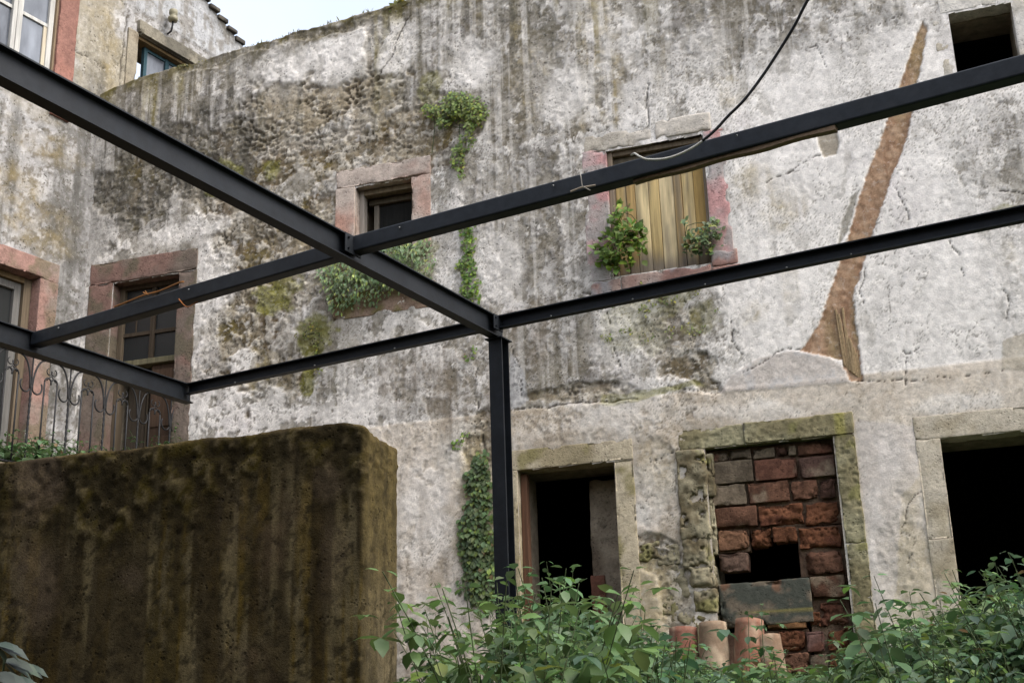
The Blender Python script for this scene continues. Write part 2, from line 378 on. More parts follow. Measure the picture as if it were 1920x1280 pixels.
res = .0115
us = np.arange(-5.58, 4.9, res); nz = int(7.6/res)
top_pts = [(-5.6, at(200, 177)[1]), (at(300, 137)[0], at(300, 137)[1]), (at(440, 97)[0], at(440, 97)[1]), (at(560, 62)[0], at(560, 62)[1]), (at(700, 22)[0], at(700, 22)[1]), (at(762, 4)[0], at(762, 4)[1]), (0, 7.75), (6, 8.1)]
topz = np.interp(us, [p[0] for p in top_pts], [p[1] for p in top_pts]) + .05*(fbm(us*5, 0*us, oct=4, seed=3)-.5)
T = np.linspace(0, 1, nz)
U = np.repeat(us[None, :], nz, 0); Z = -.3 + T[:, None]*(topz[None, :]+.3)
Fd = Field(MW, U, Z, 11)
fine = fbm(U*26, Z*26, oct=4, seed=91)-.5
med = fbm(U*9, Z*9, oct=5, seed=92, gain=.62)-.5
big = fbm(U*1.1, Z*.9, oct=4, seed=93)-.5
streak = fbm(U*7, Z*.55, oct=4, seed=94)-.5
streak2 = fbm(U*18, Z*1.0, oct=4, seed=95)-.5
f1, f21 = worley(U*15+Fd.n2*2.2, Z*20+Fd.n1*2.2, 5)
g1, g21 = worley(U*9+Fd.n2*1.2, Z*9+Fd.n1*1.2, 8)
white = np.array(lin(229, 223, 215)); grey = np.array(lin(133, 128, 120)); dark = np.array(lin(80, 75, 65))
beige = np.array(lin(170, 160, 142)); pinkb = np.array(lin(202, 189, 171)); moss = np.array(lin(112, 104, 50)); mossd = np.array(lin(80, 76, 42))
rubb = np.array(lin(114, 101, 78)); brown = np.array(lin(164, 134, 108))
col = np.ones(U.shape+(3,))*white
# light grey wash everywhere, mottled
Mg = ss(-.16, .26, med*1.1+big*.9+streak*.6-.02)
right_clean = ss(at(1200, 500)[0], at(1520, 500)[0], U)*ss(6.5, 5.6, Z+.8*Fd.n1)*(1-.6*Fd.blobs([(1890, 320, 110, 110), (1270, 630, 120, 90), (1900, 560, 40, 80, .6)], soft=.4))
Mg = Mg*(1-.78*right_clean)
col = mixc(col, grey, Mg*.75)
col = mixc(col, np.array(lin(216, 208, 204)), ss(.05, .25, Fd.n1)*.5)
G = Fd.blobs([(960, 60, 170, 130, .8), (985, 350, 110, 140, .9), (1060, 400, 90, 170, .8), (960, 230, 60, 110, .9), (880, 40, 70, 60, .7), (1230, 60, 60, 90, .6), (1180, 130, 110, 90, .7),
              (1400, 40, 170, 70, .9), (1480, 70, 120, 60, .5), (1620, 30, 70, 30, .6), (820, 110, 60, 100, .5), (1060, 660, 60, 100, .8), (1020, 640, 60, 90, .6), (870, 700, 60, 120, .5), (790, 680, 60, 70, .5), (830, 900, 80, 160, .45),
              (180, 300, 45, 260, .9), (1000, 500, 70, 60, .6), (640, 600, 60, 30, .3), (1140, 330, 40, 60, .4), (1890, 320, 60, 90, .35), (1870, 540, 50, 60, .4), (980, 740, 40, 40, .6)], soft=.5)
col = mixc(col, grey*.82, G*np.clip(.55+1.1*med+.9*streak2+.3, 0, 1)*.95)
# olive and dark weathering streaks running down from the top
top_d = topz[None, :]-Z
st = ss(.02, .22, streak+.25*med)*ss(2.2, .2, top_d)*ss(0.4, -2.8, U-.6)
col = mixc(col, dark, np.clip(st*1.0, 0, .85))
tl = Fd.blobs([(290, 210, 130, 70), (230, 250, 60, 90), (390, 190, 60, 70), (470, 170, 30, 60, .6)], soft=.5)
col = mixc(col, dark*(1+.0*U[..., None]), np.clip(tl*(.62+1.6*streak2+.9*streak), 0, .9))
col = mixc(col, white*.92, np.clip(tl*ss(.03, .2, -streak2), 0, .55))
ol = Fd.blobs([(985, 110, 32, 100), (1115, 60, 40, 80), (1130, 160, 34, 100), (960, 190, 26, 60, .6), (1360, 150, 20, 60, .5), (1410, 345, 50, 36, .5), (1468, 390, 40, 34, .7), (1090, 200, 30, 60, .6), (1415, 600, 26, 18, .7), (1480, 540, 16, 60, .35), (1900, 480, 30, 40, .3), (700, 640, 120, 18, .3), (370, 190, 14, 60, .9), (890, 30, 22, 40, .5), (1240, 120, 16, 50, .35)], soft=.5, rag=1.0)
col = mixc(col, np.array(lin(150, 132, 84)), np.clip(ol*(.5+1.5*streak2+1.2*med), 0, .72))
# exposed rubble / pitted render
Rb = Fd.blobs([(600, 180, 120, 36), (700, 200, 60, 20, .9), (760, 300, 60, 70), (690, 270, 80, 30), (560, 250, 50, 30, .9), (520, 300, 80, 40), (330, 310, 120, 70), (460, 290, 80, 55), (480, 400, 40, 30),
               (540, 420, 110, 70), (480, 450, 80, 60), (600, 470, 70, 60), (500, 560, 70, 150), (480, 620, 60, 90), (430, 340, 110, 60), (280, 340, 110, 70), (620, 280, 150, 40), (540, 560, 50, 60), (560, 690, 60, 40), (500, 690, 50, 40), (800, 250, 50, 60), (840, 230, 60, 40, .8), (700, 90, 18, 60, .8), (1300, 690, 70, 34), (1270, 620, 60, 60, .8), (1340, 730, 30, 15),
               (1080, 740, 90, 14, .9), (1550, 260, 3, 3, 0), (910, 830, 30, 60), (620, 60, 110, 10, .8), (430, 110, 90, 10, .6), (660, 300, 100, 24, .9), (610, 590, 26, 30, .7), (770, 350, 20, 60, .8), (1225, 1050, 50, 32), (1270, 1120, 30, 70, .9), (1235, 1020, 50, 16), (1100, 745, 80, 16, .8),
               (1700, 1010, 60, 90, .45), (1210, 930, 40, 60, .35), (1225, 860, 46, 40, .3), (420, 640, 40, 60, .5)], soft=.16, rag=1.5)
Rb2 = Fd.blobs([(540, 430, 100, 50), (500, 560, 60, 110), (590, 470, 50, 50), (470, 640, 50, 70), (330, 320, 120, 60), (450, 330, 60, 50), (640, 280, 110, 26), (560, 680, 40, 34), (780, 270, 40, 60), (620, 185, 120, 34), (1310, 700, 50, 26)], soft=.12, rag=2.1)
rbn = ss(-.02, .02, fbm(U*9, Z*9, oct=6, seed=38, gain=.66)-.44)
Rb = np.clip(np.maximum(Rb, Rb2*rbn), 0, 1)
rcol = mixc(np.ones(U.shape+(3,))*rubb, beige, ss(-.1, .2, fbm(U*5, Z*5, oct=3, seed=31)-.5))
rcol = mixc(rcol, np.array(lin(94, 78, 56)), ss(-.02, .15, fbm(U*3.5, Z*3.5, oct=4, seed=32)-.5)*.9)
rcol = mixc(rcol, white*.8, ss(.1, .25, fbm(U*11, Z*11, oct=3, seed=35)-.5)*.8)
mss = ss(.06, .2, fbm(U*3.1, Z*3.1, oct=4, seed=33)-.5)
rcol = mixc(rcol, np.array(lin(112, 98, 50)), mss*.75)
hc = Fd.blobs([(600, 180, 150, 44), (720, 215, 70, 24, .8), (540, 240, 90, 40, .8), (1100, 745, 80, 12, .8), (760, 300, 60, 50, .6), (560, 430, 70, 40, .5)], soft=.35, rag=1.2)
pit = ss(.46, .22, f1)*ss(-.14, .10, fbm(U*4, Z*4, oct=3, seed=34)-.5)*(.12+.88*hc)
rcol = mixc(rcol, mixc(np.ones(U.shape+(3,))*np.array(lin(176, 163, 140)), np.array(lin(146, 132, 108)), ss(-.05, .15, med)), hc*.8)
rcol = mixc(rcol, np.array(lin(78, 66, 48)), pit*(.45+.35*hc))
chipn = fbm(U*13, Z*13, oct=5, seed=36, gain=.6); chips = ss(-.006, .008, chipn-(.55+.06*hc))
chips2 = ss(-.006, .01, fbm(U*21, Z*21, oct=4, seed=37, gain=.6)-.60)
rcol = mixc(rcol, mixc(np.ones(U.shape+(3,))*np.array(lin(198, 190, 176)), beige, ss(-.05, .1, med)), chips*.82*(1-.6*pit)); rcol = mixc(rcol, np.array(lin(84, 74, 56)), chips2*(1-chips)*(1-.8*hc)*.7)
col = col*(1-Rb[..., None])+rcol*Rb[..., None]
# flaking limewash: hard-edged chips of the pale skin show the render below
wear = np.clip(.38+.5*Fd.blobs([(560, 250, 300, 140), (450, 420, 260, 130), (550, 580, 160, 140), (900, 120, 240, 160, .7), (1000, 330, 180, 220, .7), (830, 300, 90, 200, .8), (1270, 630, 130, 90, .8), (1080, 680, 150, 80, .8), (1380, 60, 200, 80, .5), (1860, 300, 120, 110, .6), (1700, 1020, 70, 110, .7), (1220, 900, 60, 120, .6), (1880, 560, 50, 90, .5), (840, 760, 110, 120, .55), (1440, 370, 80, 50, .4), (880, 560, 60, 120, .4)], soft=.6, rag=.8)-.24*right_clean, 0, 1)
nf = fbm(U*10, Z*10, oct=6, seed=401, gain=.66); nf2 = fbm(U*24, Z*24, oct=5, seed=402, gain=.66); nf3 = fbm(U*4.5, Z*3.0, oct=6, seed=403, gain=.62)
flake = np.maximum(ss(-.008, .012, nf-(.735-.25*wear)), ss(-.008, .014, nf3-(.72-.24*wear)))
speck = ss(-.008, .02, nf2-(.725-.17*wear))
under = mixc(np.ones(U.shape+(3,))*np.array(lin(152, 145, 132)), np.array(lin(118, 112, 100)), ss(.0, .15, Fd.n2)); under = mixc(under, np.array(lin(96, 88, 72)), ss(.04, .2, med)*.8)
fk = flake*(1-Rb)*(1-.55*right_clean)
col = col*(1-(fk*.8)[..., None])+under*(fk*.8)[..., None]
col = mixc(col, np.array(lin(96, 88, 74)), speck*(1-.4*Rb)*.62*(1-.5*right_clean))
wh2 = ss(-.01, .02, fbm(U*8+31, Z*8, oct=6, seed=404, gain=.64)-(.56+.08*wear)); col = mixc(col, white*1.08, wh2*(1-.9*Rb)*(1-fk)*.55)
# darker brown-grey rubble on the far left
dk = Fd.blobs([(330, 300, 150, 90), (270, 380, 90, 60), (420, 300, 80, 40, .7), (200, 330, 50, 160), (500, 430, 60, 30, .5)], soft=.4)
col = mixc(col, np.array(lin(80, 77, 70)), np.clip(dk*(.75+1.2*med+.8*streak2), 0, .88))
# long damp stains running down from the top edge and from ledges
Lc = .25+3.6*np.clip(fbm(U*3.2, 0*U, oct=4, seed=420)-.32, 0, 1)**1.0*1.6
damp = ss(1.0, .15, top_d/Lc)*np.clip(.28+3.2*streak2+.8*med, 0, 1)*(1-.55*right_clean)
col = mixc(col, np.array(lin(90, 87, 75)), damp*.68)
stk3 = ss(.0, .10, fbm(U*13, Z*.35+3, oct=5, seed=423)-.52)*ss(-.1, .1, fbm(U*1.1, Z*.8, oct=3, seed=424)-.5); col = mixc(col, np.array(lin(112, 107, 92)), stk3*.34*(1-.75*right_clean))
wst = ss(.02, .10, fbm(U*15+40, Z*.4, oct=5, seed=425)-.52)*(1-.9*Rb); col = mixc(col, white, wst*.30)
grn = ss(1.0, .3, top_d/(Lc*.7))*ss(.04, .2, fbm(U*5, Z*.4, oct=4, seed=421)-.5); col = mixc(col, np.array(lin(132, 120, 66)), grn*.55)
# cleaner light patches
wp = Fd.blobs([(640, 110, 60, 50), (560, 130, 60, 40), (880, 130, 36, 40), (610, 255, 90, 16), (740, 110, 30, 50), (360, 430, 90, 18, .9), (400, 520, 46, 90, .8), (350, 430, 60, 16, .8), (560, 210, 10, 10, .3),
               (1060, 190, 40, 50, .8), (1690, 110, 50, 60), (1740, 330, 40, 60), (1500, 300, 60, 60), (1780, 560, 120, 110), (1400, 440, 40, 60), (1170, 620, 60, 60, .8), (1210, 980, 36, 40), (800, 960, 50, 110, .6), (1010, 150, 16, 60, .3), (1310, 100, 50, 40, .5), (790, 860, 40, 50, .5), (1215, 770, 60, 60, .6), (1800, 770, 70, 50, .5),
               (930, 480, 40, 60, .7), (850, 470, 30, 120, .6), (1230, 170, 40, 60, .5), (575, 540, 22, 60, .8), (560, 600, 30, 40, .6)], soft=.35, rag=1.2)
col = mixc(col, white*(1.0), np.clip(wp*(.78+.9*med), 0, .85)*(1-.75*Rb))
# warm render between the openings, z < band
bandz = 3.0
zb = Z-(bandz-.03*ss(-1, 3.4, U))
low = ss(.015, -.015, zb+.02*Fd.n1)
lowc = mixc(np.ones(U.shape+(3,))*pinkb, np.array(lin(214, 206, 193)), ss(-.05, .2, Fd.n1))
lowc = mixc(lowc, np.array(lin(164, 148, 126)), ss(.0, .25, med+big)*.7)
lowc = mixc(lowc, grey, ss(.05, .3, streak+med*.7)*.55*ss(0, -1.5, U))
low2 = low*ss(-4.3, -3.9, U)*(1-.75*Rb)
lw = ss(-4.4, -.9, U)*.5+.5
col = col*(1-(low2*.8*lw)[..., None])+lowc*(low2*.8*lw)[..., None]
wq_ = Fd.blobs([(1210, 970, 34, 50), (800, 960, 45, 110, .8), (1215, 780, 60, 60, .6), (1800, 750, 110, 24, .8), (1660, 840, 40, 60, .7), (1400, 770, 160, 16, .5), (1150, 790, 120, 20, .5), (1640, 980, 20, 120, .6), (620, 770, 110, 20, .6)], soft=.35, rag=1.3)
col = mixc(col, white*1.02, wq_*(1-Rb)*(1-.8*fk)*.7)
yl = Fd.blobs([(1220, 1130, 40, 90), (1700, 1060, 50, 110, .7), (1690, 900, 30, 40, .5), (900, 960, 30, 120, .8), (1230, 870, 40, 60, .4), (1740, 1050, 30, 60, .6)], soft=.4)
col = mixc(col, np.array(lin(172, 156, 118)), yl*.6)
gs = Fd.blobs([(850, 720, 50, 90), (760, 700, 60, 60, .7), (690, 660, 60, 30, .5), (940, 720, 30, 120, .8), (1010, 620, 26, 60, .6), (790, 980, 20, 100, .5), (1900, 650, 30, 40, .0)], soft=.5)
col = mixc(col, np.array(lin(128, 116, 100)), np.clip(gs*(.4+1.6*streak2+.6*med), 0, .7))
# specks: lichen dots
d1, _ = worley(U*40, Z*40, 21)
sp_m = ss(.28, .12, d1)*ss(.0, .2, fbm(U*1.6, Z*1.6, oct=4, seed=41)-.48+.12*Fd.blob(1880, 280, 120, 140)+.1*Fd.blob(1290, 620, 120, 90))
col = mixc(col, np.array(lin(112, 104, 84)), sp_m*.65)
# smooth cement patches
arc = Fd.poly([(1352, 738), (1372, 705), (1420, 672), (1490, 658), (1550, 668), (1585, 690), (1600, 718)], rag=.03, w=.006)
col = mixc(col, np.array(lin(196, 186, 176)), arc*.85); col = mixc(col, np.array(lin(170, 168, 166)), arc*ss(0, .2, med)*.7)
p2 = Fd.poly([(1880, 640), (1925, 622), (1925, 695), (1878, 695)], rag=.03, w=.006); col = mixc(col, np.array(lin(178, 168, 150)), p2*.8)
p3 = Fd.poly([(958, 660), (985, 700), (992, 750), (975, 765), (950, 768)], rag=.03, w=.006); col = mixc(col, np.array(lin(160, 160, 160)), p3*.6)
p4 = Fd.poly([(1603, 790), (1645, 790), (1720, 800), (1722, 840), (1720, 900), (1690, 930), (1680, 1120), (1640, 1140)], rag=.04, w=.01); col = mixc(col, np.array(lin(200, 192, 186)), p4*.55)
# brown chase
ch = Fd.poly([(1731, 38), (1740, 60), (1722, 150), (1700, 260), (1660, 370), (1625, 470), (1600, 560), (1606, 620), (1618, 714), (1594, 716), (1578, 676), (1502, 659), (1534, 610), (1558, 540), (1588, 450), (1606, 390), (1638, 300), (1668, 215), (1700, 120)], rag=.032, w=.005)
ch_l = Fd.poly([(1596, 370), (1612, 360), (1590, 430), (1570, 470), (1578, 420)], rag=.03, w=.006)
chc = mixc(np.ones(U.shape+(3,))*brown, np.array(lin(134, 104, 82)), ss(-.02, .2, med)*.8)
chc = mixc(chc, np.array(lin(160, 134, 110)), ss(.05, .2, Fd.n1)*.7)
chc = mixc(chc, np.array(lin(136, 124, 84)), ss(.0, .3, fbm(U*4, Z*1.5, oct=3, seed=66)-.5)*.5)
chn = fbm(U*22, Z*9, oct=6, seed=73, gain=.75)-.5; chc = mixc(chc, np.array(lin(184, 158, 132)), ss(.03, .14, chn)*.45); chc = mixc(chc, np.array(lin(122, 94, 72)), ss(.04, .14, -chn)*.5)
col = col*(1-ch[..., None])+chc*ch[..., None]
col = mixc(col, np.array(lin(140, 134, 120)), ch_l*.8)
sq = Fd.poly([(1532, 248), (1566, 242), (1574, 270), (1570, 290), (1545, 296), (1536, 280)], rag=.02, w=.005)
col = mixc(col, np.array(lin(160, 150, 134)), sq)
# cracks
cracks = [([(1215, 160), (1216, 215), (1214, 236), (1212, 240)], .010), ([(1440, 345), (1490, 315), (1520, 298), (1545, 293)], .008), ([(1372, 600), (1375, 640), (1400, 670)], .009), ([(1395, 700), (1470, 655), (1505, 655)], .010),
          ([(735, 110), (745, 80), (770, 30)], .012), ([(700, 160), (735, 110)], .012), ([(1698, 720), (1702, 665), (1725, 655)], .009), ([(1690, 662), (1702, 664)], .014), ([(1620, 500), (1615, 545), (1625, 590)], .008), ([(1680, 350), (1705, 400), (1700, 460)], .006),
          ([(1735, 910), (1705, 950), (1690, 990)], .010), ([(598, 240), (600, 262), (606, 265)], .008), ([(1135, 560), (1150, 640), (1165, 690)], .005), ([(1285, 560), (1300, 600)], .005), ([(960, 650), (975, 690), (982, 740)], .007), ([(1220, 870), (1280, 840)], .004),
          ([(1500, 100), (1530, 90), (1600, 60), (1700, 30)], .006), ([(1530, 85), (1545, 130)], .006), ([(965, 768), (1080, 758), (1200, 750)], .012), ([(1605, 716), (1700, 712), (1790, 706), (1878, 700)], .006), ([(1240, 720), (1300, 735), (1345, 738)], .007),
          ([(1712, 700), (1700, 690)], .003), ([(900, 660), (890, 740), (905, 800)], .005), ([(905, 820), (915, 850)], .03), ([(1780, 450), (1800, 480)], .012), ([(1800, 480), (1805, 520)], .004), ([(1880, 540), (1895, 570), (1890, 600)], .006), ([(480, 700), (600, 730)], .004), ([(1010, 590), (985, 640)], .004),
          ([(1100, 240), (1135, 262)], .006), ([(1120, 520), (1130, 545), (1095, 550)], .016), ([(1690, 1000), (1720, 1010), (1700, 1060)], .006), ([(1380, 160), (1400, 60)], .003), ([(1870, 360), (1920, 365)], .010), ([(420, 436), (424, 446)], .025)]
ck = np.zeros(U.shape)
for pts, wd in cracks: ck = np.maximum(ck, Fd.line(pts, wd*.62, jag=.035))
# hairline craquelure, only in parts
c1, c21 = worley(U*3.4+Fd.n1*3, Z*3.4+Fd.n2*2.5, 51)
hair = ss(.028, .006, c21)*ss(.02, .12, fbm(U*1.2, Z*1.2, oct=3, seed=52)-.5)*(1-Rb)*(1-ch)
c1, c22 = worley(U*9+Fd.n1*4, Z*9+Fd.n2*3, 53)
hair2 = ss(.05, .01, c22)*ss(.03, .14, fbm(U*1.7+7, Z*1.7, oct=3, seed=54)-.5)*(1-Rb)*(1-ch)*.6
col = mixc(col, np.array(lin(92, 84, 70)), np.clip(hair*.7+hair2*.45, 0, .7))
col = mixc(col, np.array(lin(62, 54, 44)), ck*.85)
# moss on the top edge
te = ss(.16, .0, top_d+.10*Fd.n1*2)
col = mixc(col, np.array(lin(104, 96, 40)), te*ss(-.15, .1, Fd.n2)*.9*ss(1.0, -2.0, U))
col = mixc(col, np.array(lin(92, 84, 62)), ss(.3, .05, top_d+.5*Fd.n2)*.55*ss(1.0, -2.0, U))
gm = Fd.blobs([(1240, 560, 70, 40, .5), (1180, 610, 50, 30, .4), (590, 640, 30, 40), (590, 700, 24, 30), (1310, 600, 40, 40, .5), (1220, 590, 26, 60, .3), (1260, 740, 60, 8, .9), (510, 580, 40, 40), (540, 540, 20, 30, .7), (1200, 745, 60, 10, .7), (410, 330, 30, 24, .8), (520, 300, 20, 14, .8), (800, 490, 16, 80, .6), (1900, 380, 40, 10, .6), (810, 170, 20, 20, .6)], soft=.2, rag=2.2)
col = mixc(col, np.array(lin(118, 116, 52)), gm*.75)
# micro contrast
col = col*(1+.55*fine+.45*med)[..., None]
# relief
H = .006*Fd.n1+.006*med+.006*fine
thick = .024*(1-Rb)                                       # render coat stands proud of the rubble
H = H + thick - .005*fk - .002*speck*(1-Rb) + .0015*wh2
H = H + Rb*(.020*(fbm(U*12, Z*12, oct=5, seed=71, gain=.65)-.5) - .030*pit + .010*chips - .006*chips2)
H = H - .024*ch + ch*(.020*(fbm(U*9, Z*9, oct=6, seed=72, gain=.7)-.5)+.010*fine) - .012*ch_l - .018*sq
H = H + .006*arc + .004*p2 + .007*low2*ss(-4.2, -3.7, U)
H = H - .016*ck - .004*hair - .003*hair2
dots = ss(.16, .05, d1)*ss(.72, .85, vn(U*40, Z*40, seed=9)); H = H-.008*dots
H = H*(1-.35*right_clean)
wobble = .02*(fbm(U*.6, Z*.6, oct=2, seed=73)-.5); H = H+wobble
for (a, b, c, d) in (DOOR, BRK, RDO, W1, W2, BDO, W3):    # settle to the plane around the openings
    dd = np.maximum(np.maximum(a-U, U-b), np.maximum(c-Z, Z-d)); k = ss(.30, .08, dd)
    H = H*(1-k)+k*(.008+.3*(H-.008))
wearA = np.clip(.25+.75*wear+.5*Rb-.25*low2, 0, 1)*(1-.7*right_clean)
facade = relief_object('facade_wall', U, Z, H, np.concatenate([col, wearA[..., None]], -1), M_plaster, main, HOLES, topback=.55)

# stone trim --------------------------------------------------------------------
def stone_col(base, second, sc=3.0, seed=0, moss_=None, mossamt=.0, topz_=None, extra=None):
    base = np.array(base); second = np.array(second)
    def fn(P):
        n = fbm(P[:, 0]*sc, P[:, 1]*sc, P[:, 2]*sc, 4, seed)-.5
        m = fbm(P[:, 0]*14, P[:, 1]*14, P[:, 2]*14, 3, seed+9)-.5
        c = mixc(np.ones((len(P), 3))*base, second, ss(-.1, .15, n))
        c = c*(1+.7*m)[:, None]
        if moss_ is not None:
            k = ss(.02, .16, fbm(P[:, 0]*5+3, P[:, 1]*5, P[:, 2]*5, 4, seed+19)-.5+mossamt)
            c = mixc(c, np.array(moss_), k*.8)
        if extra is not None: c = extra(P, c)
        return c
    return fn
def frame(parts, colf, name='stone_frame', parent=main, amp=.0022, r=.0045, chip=.006, depth=.20, proud=.028, seed=0, res=.02, crev=0.0):
    m = MB()
    for i, p in enumerate(parts):
        a, b, c, d = p[:4]; pr = proud if len(p) < 5 else p[4]
        m.rough(a, b, -pr, depth, c, d, res=res, r=r, amp=amp, seed=seed+i, colf=colf, chip=chip, freq=12, crev=crev)
    return m.build(name, M_stone, parent, smooth=True, weld=True)
def revealbox(op, depth=.55, back=.20, soff=.0):
    """masonry reveal behind a frame: left, right, head, sill slabs"""
    a, b, c, d = op; m = MB()
    m.box(a-.10, a-.002, back+.003, depth, c-.1, d+.1); m.box(b+.002, b+.10, back+.003, depth, c-.1, d+.1)
    m.box(a-.002, b+.002, back+.003, depth, d+.002, d+.10); m.box(a-.002, b+.002, back+.003, depth, c-.10, c-.002)
    return m
# left doorway frame (plain beige stone)
cdoor = stone_col(lin(178, 166, 142), lin(152, 140, 112), seed=3, moss_=lin(128, 120, 78), mossamt=-.05)
d = frame([(-1.06, DOOR[0]+.0, .2, DOOR[3]), (-1.06, .18, DOOR[3]+.001, 2.64), (DOOR[1], .18, .2, DOOR[3])], cdoor, 'door_frame', seed=1, proud=.024, chip=.003, r=.003)
# right doorway
crd = stone_col(lin(186, 176, 158), lin(160, 148, 124), seed=13)
frame([(RDO[0]-.19, RDO[0], 1.58, RDO[3]), (RDO[0]-.188, RDO[0]-.001, .2, 1.5795), (RDO[0]-.19, RDO[1]+.2, RDO[3]+.001, 2.57), (RDO[1], RDO[1]+.2, .2, RDO[3])], crd, 'door_frame', seed=21, proud=.024, chip=.003, r=.003)
# brick doorway: lintel in two stones, right jamb; left jamb is broken rubble
def yel(P, c):
    k = ss(.06, .02, np.abs(P[:, 0]-1.93))*ss(2.45, 2.5, P[:, 2]); return mixc(c, np.array(lin(158, 152, 76)), k*.5)
cbr = stone_col(lin(146, 140, 112), lin(124, 116, 88), seed=33, moss_=lin(128, 124, 80), mossamt=-.08, extra=yel)
u0 = at(1272, 810)[0]; uR = at(1600, 790)[0]
frame([(u0, 1.14, 2.49, 2.665), (1.144, uR, 2.49, 2.67, .04), (BRK[1], uR-.002, 1.60, 2.488), (BRK[1]+.004, uR+.0, 1.02, 1.597), (BRK[1]+.002, uR+.002, .15, 1.017)], cbr, 'door_frame', amp=.007, chip=.005, seed=41, r=.006, crev=.8, res=.013)
m = MB(); rng = random.Random(5)
jam = stone_col(lin(146, 138, 114), lin(104, 94, 72), sc=6, seed=35, moss_=lin(128, 124, 78), mossamt=-.09)
def jp(x0, y0, x1, y1, sd_, pr=.05, amp=.022, fq=8):
    xm = (x0+x1)/2; ym = (y0+y1)/2
    m.rough(at(x0, ym)[0], at(x1, ym)[0], -pr, .25, at(xm, y1)[1], at(xm, y0)[1], res=.012, r=.02, amp=amp, freq=fq, seed=sd_, colf=jam, chip=.02, crev=.9)
jp(1273, 843, 1328, 1012, 1, .05, .03, 5); jp(1281, 1000, 1334, 1066, 4, .045, .03, 6); jp(1292, 1060, 1342, 1104, 5, .055, .018, 9)
jp(1322, 848, 1340, 930, 6, .01, .016); jp(1322, 928, 1342, 1040, 7, .005, .016); jp(1302, 1104, 1346, 1150, 8, .04, .012, 11); jp(1270, 1120, 1304, 1180, 9, .0, .02); jp(1300, 1152, 1350, 1240, 10, .02, .02)
jp(1186, 1018, 1240, 1052, 11, .02, .022, 12); jp(1232, 1022, 1276, 1058, 12, .015, .022, 12); jp(1252, 1060, 1290, 1120, 13, .0, .03, 9); jp(1240, 1110, 1275, 1200, 14, -.002, .02, 9)
m.build('broken_jamb', M_stone, main, smooth=True, weld=True)

# window 1 (small, pinkish stone)
cp1 = stone_col(lin(182, 168, 156), lin(176, 138, 122), sc=2.2, seed=7)
o1 = (at(632, 325)[0], at(808, 293)[0], 4.4, 5.67)
frame([(o1[0], W1[0], W1[2]-.02, 5.475), (W1[1], o1[1], W1[2]-.02, 5.475), (o1[0], o1[1], 5.478, 5.67)], cp1, 'stone_frame', seed=51, chip=.006)
cs1 = stone_col(lin(150, 128, 112), lin(122, 104, 84), seed=8, moss_=lin(110, 106, 60), mossamt=.0)
s0 = at(625, 590)[0]; s1 = at(818, 560)[0]
frame([(s0, s1, 4.10, 4.36, .03), (s0+.03, s1-.02, 4.362, W1[2]-.022, .01)], cs1, 'sill', seed=57, chip=.02, amp=.006)
# window 2 (boarded)
cp2 = stone_col(lin(178, 168, 164), lin(184, 142, 138), sc=3.2, seed=17, moss_=lin(160, 156, 150), mossamt=.0)
cp2h = stone_col(lin(196, 188, 176), lin(172, 164, 150), sc=3.2, seed=18)
frame([(-.14, W2[0], 4.12, 5.42), (W2[1], 1.19, 4.12, 5.42, .02)], cp2, 'stone_frame', seed=63, amp=.005, chip=.012, proud=.024)
frame([(-.14, .56, 5.40, 5.58, .022), (.563, 1.08, 5.425, 5.61, .026)], cp2h, 'lintel', seed=65, amp=.008, chip=.016, r=.015)
cs2 = stone_col(lin(158, 138, 128), lin(146, 114, 104), sc=3, seed=19, moss_=lin(150, 150, 150), mossamt=-.04)
frame([(-.12, .16, 3.93, 4.118), (.163, .98, 3.93, 4.135), (.98, 1.24, 4.02, 4.10), (.985, 1.22, 4.103, 4.25)], cs2, 'sill', seed=67, amp=.008, chip=.02, r=.015)
# window 3 plaster surround
cp3 = stone_col(lin(206, 200, 190), lin(184, 174, 156), sc=2.2, seed=27)
frame([(W3[0]-.13, W3[0], 5.45, 6.16, .012), (W3[1], W3[1]+.2, 5.4, 6.19, .016), (W3[0]-.06, W3[1]+.001, 6.163, 6.31, .016)], cp3, 'stone_frame', seed=71, amp=.007)
# balcony door frame (pink brown)
cbd = stone_col(lin(128, 102, 92), lin(116, 104, 94), sc=2.6, seed=29, moss_=lin(98, 92, 76), mossamt=.05)
frame([(-5.50, BDO[0], 2.4, BDO[3]), (BDO[1], -4.22, 2.4, BDO[3]), (-5.50, -4.22, BDO[3]+.002, 5.10)], cbd, 'stone_frame', seed=81)
M_rev = surf('reveal_plaster', lin(128, 118, 102), var=.35, scale=12, bump=.5, bscale=30, spec=.05)
for op in (DOOR, BRK, RDO, W1, W2, W3, BDO): revealbox(op).build('reveal', M_rev, main)
# shell that closes the building: side, back, roof, floors
m = MB()
t = .12
m.box(-5.6, 4.9, 4.6, 4.72, -.4, 6.9); m.box(-5.72, -5.6, .02, 4.72, -.4, 6.9); m.box(4.9, 5.02, .0, 4.72, -.4, 7.9)
m.box(-5.6, 4.9, .56, 4.6, 6.70, 6.9); m.box(-5.6, 4.9, .56, 4.6, 3.0, 3.25); m.box(-5.6, 4.9, .56, 4.6, -.3, .22)
m.box(-2.2, -2.1, .56, 4.6, .22, 3.0); m.box(.35, .45, .56, 4.6, .22, 3.0); m.box(2.3, 2.4, .56, 4.6, .22, 3.0); m.box(-3.9, -3.8, .56, 4.6, 3.25, 6.7)
m.box(-.8, -.7, .56, 4.6, 3.25, 6.7); m.box(2.2, 2.3, .56, 4.6, 3.25, 6.7)
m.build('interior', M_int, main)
m = MB(); m.box(-5.6, 4.9, .551, .558, -.3, .2)
